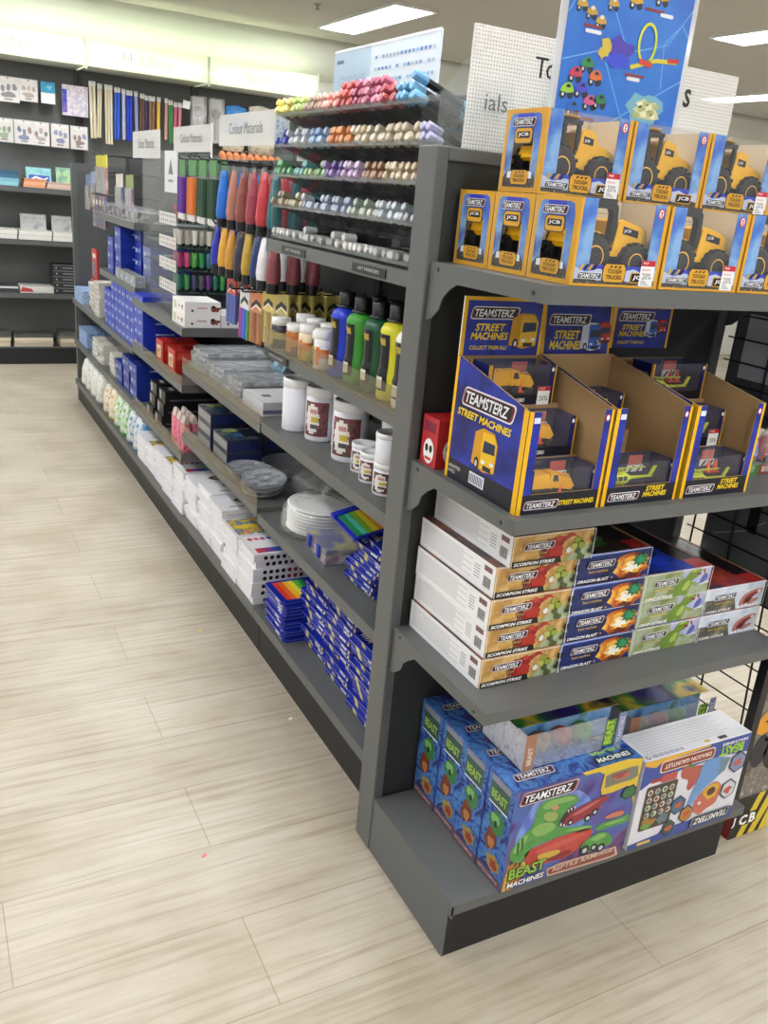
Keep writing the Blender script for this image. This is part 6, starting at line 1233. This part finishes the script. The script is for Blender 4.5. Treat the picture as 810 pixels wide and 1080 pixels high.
for row, z, items in ((0, 2.10, ((-.14, .15, .17, ['6a6a70', '9a7a8a']), (.0, .13, .15, ['a89a8a', 'c8a890']), (.139, .10, .15, None), (.335, .19, .215, 'book'))), (1, 1.815, ((-.185, .13, .165, ['7a9a6a', '8aa87a', '6a8a70']), (-.045, .135, .165, ['3a4a7a', '8a5a5a', '5a6aa0']), (.075, .12, .165, ['8a5a58', '5a5a60', 'b09a98']), (.215, .13, .165, ['7a8ab0', '9a8a98', '6a7aa8']), (.355, .125, .165, ['8a6a60', '5a7aa8', '7a8ab8'])))):
    for x, w, h, cols in items:
        k += 1; whook(x, z-.006, unit(x))
        if cols == 'book':
            m = MB(); m.box(-w/2, 0, -h, w/2, .02, 0, P('c8c4d4', .4)); F = m.face((-w/2, 0, -h), (1, 0, 0), (0, 0, 1)); F.rect(w*.18, 0, w, h, busy(['d8d0d8', 'b8b0c4', 'e0d8dc', 'c8a8a0'], 30), 1); F.rect(0, h*.1, w*.18, h*.85, busy(['2a3ab0', '3a4ac0', '8a6a8a'], 20), 1); o = m.build('activity_book'); lb = 'pale activity book with blue spine hanging at the right of the top sticker row'
        elif cols is None:
            m = MB(); m.box(-w/2, 0, -h*.5, w/2, .01, 0, P('3a9ac0', .35)); m.box(-w/2, .002, -h, w/2, .03, -h*.5, P('e4e4e6', .4)); F = m.face((-w/2, 0, -h*.5), (1, 0, 0), (0, 0, 1)); F.ell(w*.6, h*.25, w*.2, h*.1, P('7ac0dc'), 1, wob=.3); o = m.build('craft_pack'); lb = 'small pack with blue card over a white box, top sticker row'
        else: o = sticker(w, h, cols, k*13).build('sticker_pack'); lb = f'pale sticker pack, {ordn(k if row == 0 else k-4)} from the left in the {"top" if row == 0 else "second"} hanging row'
        o.location = (x, 6.13, z); o.rotation_euler = (.06, 0, G6.uniform(-.12, .12)); tag(o, lb, 'craft pack', 'hanging packs on the far wall')
# hanging tubes
def hangtube(w, h, col, film=True):
    m = MB(); n = max(1, round(w/.022))
    for q in range(n): m.cyl((-w/2+w*(q+.5)/n, 0, -h), (-w/2+w*(q+.5)/n, 0, -.03), w/n*.46, P(col, .45), n=8)
    m.box(-w/2, -.001, -.03, w/2, .001, .006, P('d8d8d4', .4)); return m
for k, (x, z, h, w, col, lb) in enumerate(((.462, 2.15, .40, .05, 'd8ceb4', 'cream'), (.52, 2.14, .38, .035, 'd2c8a8', 'second cream'), (.585, 2.14, .42, .06, 'd4c8ac', 'third cream'), (.652, 2.13, .37, .045, '2a5ac8', 'blue'), (.70, 2.125, .36, .03, 'a8b4d8', 'pale blue'), (.745, 2.12, .36, .045, '1f3cc0', 'deep blue'), (.795, 2.12, .35, .03, '8a94c4', 'grey blue'), (.845, 2.11, .33, .035, '6a4a3a', 'dark brown'), (.878, 2.10, .32, .025, '3a2a5a', 'purple'), (.92, 2.10, .29, .05, '8a6248', 'brown'), (.975, 2.10, .29, .03, 'e0b43a', 'yellow'), (1.035, 2.10, .30, .025, 'c8908a', 'salmon'), (1.068, 2.09, .31, .035, '3a8a44', 'green'), (1.11, 2.08, .30, .03, 'c05a78', 'pink'), (1.145, 2.08, .29, .03, 'c8788a', 'second pink'))):
    whook(x, z-.01, unit(x)); o = hangtube(w, h, col).build('craft_stick_pack'); o.location = (x, 6.14, z-.008); o.rotation_euler = (.02, G6.uniform(-.03, .03), 0); tag(o, f'{lb} long stick pack hanging on the far wall under the Hobbies sign', 'stick pack', 'long stick packs on the far wall')
o = MB().box(-.03, 0, -.06, .03, .002, 0, WHITE).build('price_tag', loc=(1.20, 6.13, 2.10), rot=(0, .15, 0)); tag(o, 'small white paper tag hanging right of the pink stick packs', 'price tag'); whook(1.20, 2.098, unit(1.2))
for k, x in enumerate((1.29, 1.44)):
    whook(x, 2.14, unit(x)); t = thing('ornament_pack', f'clear pack with a round bronze ornament, {["left", "right"][k]} one of two on the far wall', 'craft pack', (x, 6.13, 2.13), group='ornament packs on the far wall')
    m = MB(); m.box(-.055, .02, -.32, .055, .024, .01, P('a8a8a8', .4)); m.build('card', t); b = MB(); b.ball((0, -.01, -.1), .042, P('6a5638', .3, .7)); b.cyl((0, -.01, -.3), (0, -.01, -.13), .008, P('9a927e', .4), n=8); b.build('ornament', t); MB().box(-.058, -.055, -.33, .058, -.054, .012, clear('sticker_film')).build('film', t)
for k, (x, z, w, h, c, lb) in enumerate(((1.62, 2.13, .19, .25, ['2a7ad0', '4a9ae0', '1f68c0'], 'bright blue'), (1.83, 2.15, .21, .24, ['e0dcc8', 'f0ece0', 'c8c4ac'], 'fluffy cream'), (2.03, 2.12, .14, .22, ['3a6ab8', 'd8d8d8', '5a88c8'], 'blue and white'), (1.60, 1.93, .2, .16, ['d8d4b8', 'e8e4d0', 'c0bca0'], 'lower cream'), (1.85, 1.92, .24, .16, ['b0a890', 'c8c0a8', '8a8270'], 'lower beige'))):
    whook(x, z-.02, unit(x)); m = MB(); m.lathe([(0, -h), (w*.46, -h*.98), (w*.5, -h*.5), (w*.48, -.02), (.01, 0)], busy(c, 30), n=18, sy=.25); o = m.build('pompom_pack'); o.location = (x, 6.15, z-.012); tag(o, f'{lb} craft pack hanging behind the Colour Materials sign', 'craft pack', 'pompom packs on the far wall')
for k in range(9):
    x = 1.50+k*.062; whook(x, 1.775, unit(x)); m = MB()
    for q in range(3): m.ball((0, -.015-.02*q, -.05-.012*q), .03, P(['e89a6a', 'f0a878', 'd88850'][q], .5), n=10)
    o = m.build('pompom_pack'); o.location = (x, 6.15, 1.776); tag(o, f'orange pompom bundle, {ordn(k+1)} from the left below the Colour Materials sign', 'craft pack', 'orange pompoms on the far wall')
# books and boxes on the far wall shelves
def bookface(w, h, th, base, cols, seed):
    m = MB(); m.box(0, 0, 0, w, th, h, P(base, .4)); F = m.face((0, 0, 0), (1, 0, 0), (0, 0, 1)); F.rect(w*.03, h*.03, w*.97, h*.97, busy(cols, 14), 1); return m, F
z1 = 1.3455
for k in range(4): o = MB().box(0, 0, 0, .29, .2, .026, P(['8ac0c8', '7ab0bc', '3a6a88', '2f5a78'][k], .45)).build('activity_book', loc=(-.41+.008*(k % 2), 5.975+.006*k, z1+k*.0263)); tag(o, f'{["light teal", "teal", "blue", "dark blue"][k]} thick book, {nth5[4][k]} of the flat pile at the photo left edge', 'book', 'books on the far wall shelves')
m, F = bookface(.185, .145, .012, '7ab8c8', ['6ab0c0', '9ad0d0', '5a9ab0'], 1); F.rect(.02, .01, .17, .09, P('3a5ab0', .4), 2); F.line([(.03, .05), (.07, .075), (.12, .06), (.165, .03)], .014, P('e8ecf4', .3), 3); F.line([(.04, .03), (.1, .045), (.16, .075)], .009, P('e8ecf4'), 3)
o = m.build('activity_book', loc=(-.045, 6.14, z1), rot=(-.12, 0, 0)); tag(o, 'upright teal book with a blue and white swirl on the far wall shelf', 'book', 'books on the far wall shelves')
m, F = bookface(.11, .16, .012, '8ac0b8', ['7ab8b0', 'a8c890', '6a9a8a', 'd8c8a0'], 2); o = m.build('activity_book', loc=(.172, 6.12, z1), rot=(-.12, 0, 0)); tag(o, 'upright green book with a creature picture on the far wall shelf', 'book', 'books on the far wall shelves')
for k in range(3):
    o = MB().box(0, 0, 0, .155, .15, .02, P(['d89a72', 'e0a880', 'd08a60'][k], .5)).build('paper_pad', loc=(-.085+.004*k, 5.97, z1+k*.0203)); tag(o, f'salmon coloured pad, {nth5[3][k]} of three on the far wall shelf', 'pad', 'salmon pads')
    o = MB().box(0, 0, 0, .2, .15, .016, P(['c8a898', 'd0b8a8', 'b8a090'][k], .5)).build('paper_pad', loc=(.08+.004*k, 5.972, z1+k*.0163)); tag(o, f'pale pink pad, {nth5[3][k]} of three right of the salmon pads', 'pad', 'pale pink pads')
z2 = .9625
for c, (x, w) in enumerate(((-.45, .3), (-.14, .24), (.108, .2))):
    for k in range(2):
        m = MB().box(0, 0, 0, w, .2, .034, P('d8d6d0', .45)); F = m.face((0, 0, 0), (1, 0, 0), (0, 0, 1)); F.rect(0, .031, w, .034, P('a8a69e'), 1); o = m.build('canvas_box', loc=(x+.006*k, 5.97+.004*k, z2+k*.0343)); tag(o, f'white flat box, {["lower", "upper"][k]} one of the {["left", "middle", "right"][c]} pair on the second wall shelf', 'box', 'white boxes on the second wall shelf')
for k, (x, w) in enumerate(((-.105, .19), (.125, .15))):
    m, F = bookface(w, .115, .012, 'b8bab8', ['a8aaa8', 'c8cac8', '989a98'], 3+k); F.rect(w*.08, .095, w*.92, .108, P('d0d2d0'), 2); o = m.build('sketch_pad', loc=(x, 6.13, z2+.068), rot=(-.1, 0, 0)); tag(o, f'grey sketch pad standing on the white boxes, {["left", "right"][k]} one', 'pad', 'sketch pads')
    o = MB().box(0, 0, 0, w, .05, .0675, P('c8c6c0', .45)).build('canvas_box', loc=(x, 6.175, z2)); tag(o, f'white box behind the pair below the {["left", "right"][k]} grey sketch pad', 'box', 'white boxes on the second wall shelf')
z3 = .5605
for k in range(5):
    m = MB().box(0, 0, 0, .22, .2, .044, P('2c2d2f', .35)); F = m.face((0, 0, 0), (1, 0, 0), (0, 0, 1)); F.rect(.0, .041, .22, .044, P('9a9a98'), 1); F.ell(.025, .022, .006, .008, P('a8a8a8'), 1, 8); F.rect(.07, .018, .15, .026, P('8a8a8a'), 1); o = m.build('black_art_box', loc=(.10+.003*(k % 2), 5.975, z3+k*.0443)); tag(o, f'black art box, {nth5[5][k]} of the five on the third wall shelf', 'box', 'black art boxes on the far wall')
for k, (x, w, c, lb) in enumerate(((-.42, .26, '3a3a3c', 'dark flat box at the left edge of the photo, third wall shelf'), (-.15, .25, 'c8c6c0', 'pale flat box with red wedge, third wall shelf'))):
    m = MB().box(0, 0, 0, w, .2, .05, P(c, .4)); F = m.face((0, 0, 0), (1, 0, 0), (0, 0, 1))
    if k: F.poly([(0, .008), (.1, .008), (.09, .03), (.02, .045)], P('b0433c', .4), 1)
    else: F.rect(.02, .03, w, .045, P('c8c8c8'), 1)
    tag(m.build('flat_box', loc=(x, 5.975, z3)), lb, 'box')
for c, (x, w, n) in enumerate(((-.48, .24, 5), (-.21, .29, 4), (.13, .2, 5))):
    for k in range(n):
        m = MB().box(0, 0, 0, w, .2, .0225, P(['c8bca4', 'b8ac94', 'd0c4ac', '6a665e', '4a4a48'][min(4, k+(5-n if k == n-1 else 0))], .55)); o = m.build('activity_book', loc=(x+G6.uniform(-.006, .006), 5.97+G6.uniform(0, .01), .1385+k*.0228), rot=(0, 0, G6.uniform(-.03, .03))); tag(o, f'beige paged book, {ordn(k+1)} from the bottom, {["left", "middle", "right"][c]} pile of the lowest wall shelf', 'book', 'books on the lowest wall shelf')
# small vent at the top edge of the ceiling
t = thing('ceiling_vent', 'small white ceiling vent at the top edge of the photo', 'vent', (1.42, 4.62, CZ)); m = MB(); m.box(-.1, -.12, -.012, .1, .12, -.001, P('c9c7c2', .5)); F = m.face((-.1, .12, -.012), (1, 0, 0), (0, -1, 0))
for k in range(6): F.rect(.015, .02+k*.035, .185, .032+k*.035, P('77756f'), 1)
m.build('frame', t)
# dark packs hung on the far side of the wire mesh
for k, (y, z0, z1_, w, c, lb) in enumerate(((-.31, .66, 1.0, .26, '5c5f61', 'dark grey rounded pack hanging behind the wire mesh, lower one'), (-.29, 1.07, 1.36, .275, '505355', 'dark pack with a white label behind the wire mesh, upper one'))):
    m = MB(); r = .03; pr = []
    for cy, cz, a in ((y+w-r, z0+r, -PI/2), (y+w-r, z1_-r, 0), (y+r, z1_-r, PI/2), (y+r, z0+r, PI)):
        for q in range(5): t_ = a+PI/2*q/4; pr.append((cy+r*math.cos(t_), cz+r*math.sin(t_)))
    m.prism(pr, 'x', EW+.022, EW+.075, P(c, .5)); A = m.face((EW+.022, y+w, z0), (0, -1, 0), (0, 0, 1))
    if k: A.rect(.03, .10, .14, .25, P('c4c6c8', .4), 1); A.rect(.14, .02, .25, .2, P('3a3c40'), 1)
    else: A.rect(.12, .16, .15, .23, P('0c0c0e'), 1); A.line([(.03, .12), (.12, .16), (.17, .2)], .003, P('9a9a98'), 1); A.text('CE', .19, .15, .012, P('a8a8a8'), 1)
    tag(m.build('hanging_pack'), lb, 'toy pack')
m = MB(); m.tube([(EW+.012, -.20, 1.30), (EW-.06, -.20, 1.295), (EW-.065, -.20, 1.31)], .004, BLK); m.tube([(EW+.012, -.23, 1.30), (EW-.06, -.23, 1.295), (EW-.065, -.23, 1.31)], .004, BLK); m.box(EW+.006, -.245, 1.2, EW+.012, -.185, 1.31, BLK); m.build('double_hook', EC)
# little flecks of paper on the aisle floor
for k, (x, y, c, lb) in enumerate(((-.20, 2.72, 'd08a8a', 'tiny pink fleck on the floor near the far shelves'), (-.02, 2.93, '6aa890', 'tiny green fleck on the floor near the far shelves'), (-.02, 2.2, '6aa8a0', 'tiny teal fleck on the floor in the aisle'), (-.08, 1.2, 'd8c84a', 'tiny yellow fleck in the middle of the aisle floor'), (-.38, .12, 'd07a78', 'tiny pink fleck on the near floor'), (.02, .58, 'f0ece4', 'tiny white fleck near the gondola kick plate'))):
    o = MB().prism([(0, 0), (.012, .003), (.015, .012), (.004, .012)], 'z', .0003, .0014, P(c, .6)).build('paper_fleck', loc=(x, y, 0)); tag(o, lb, 'litter', 'flecks on the floor')
for o in bpy.data.objects:
    if 'used' in o: del o['used']
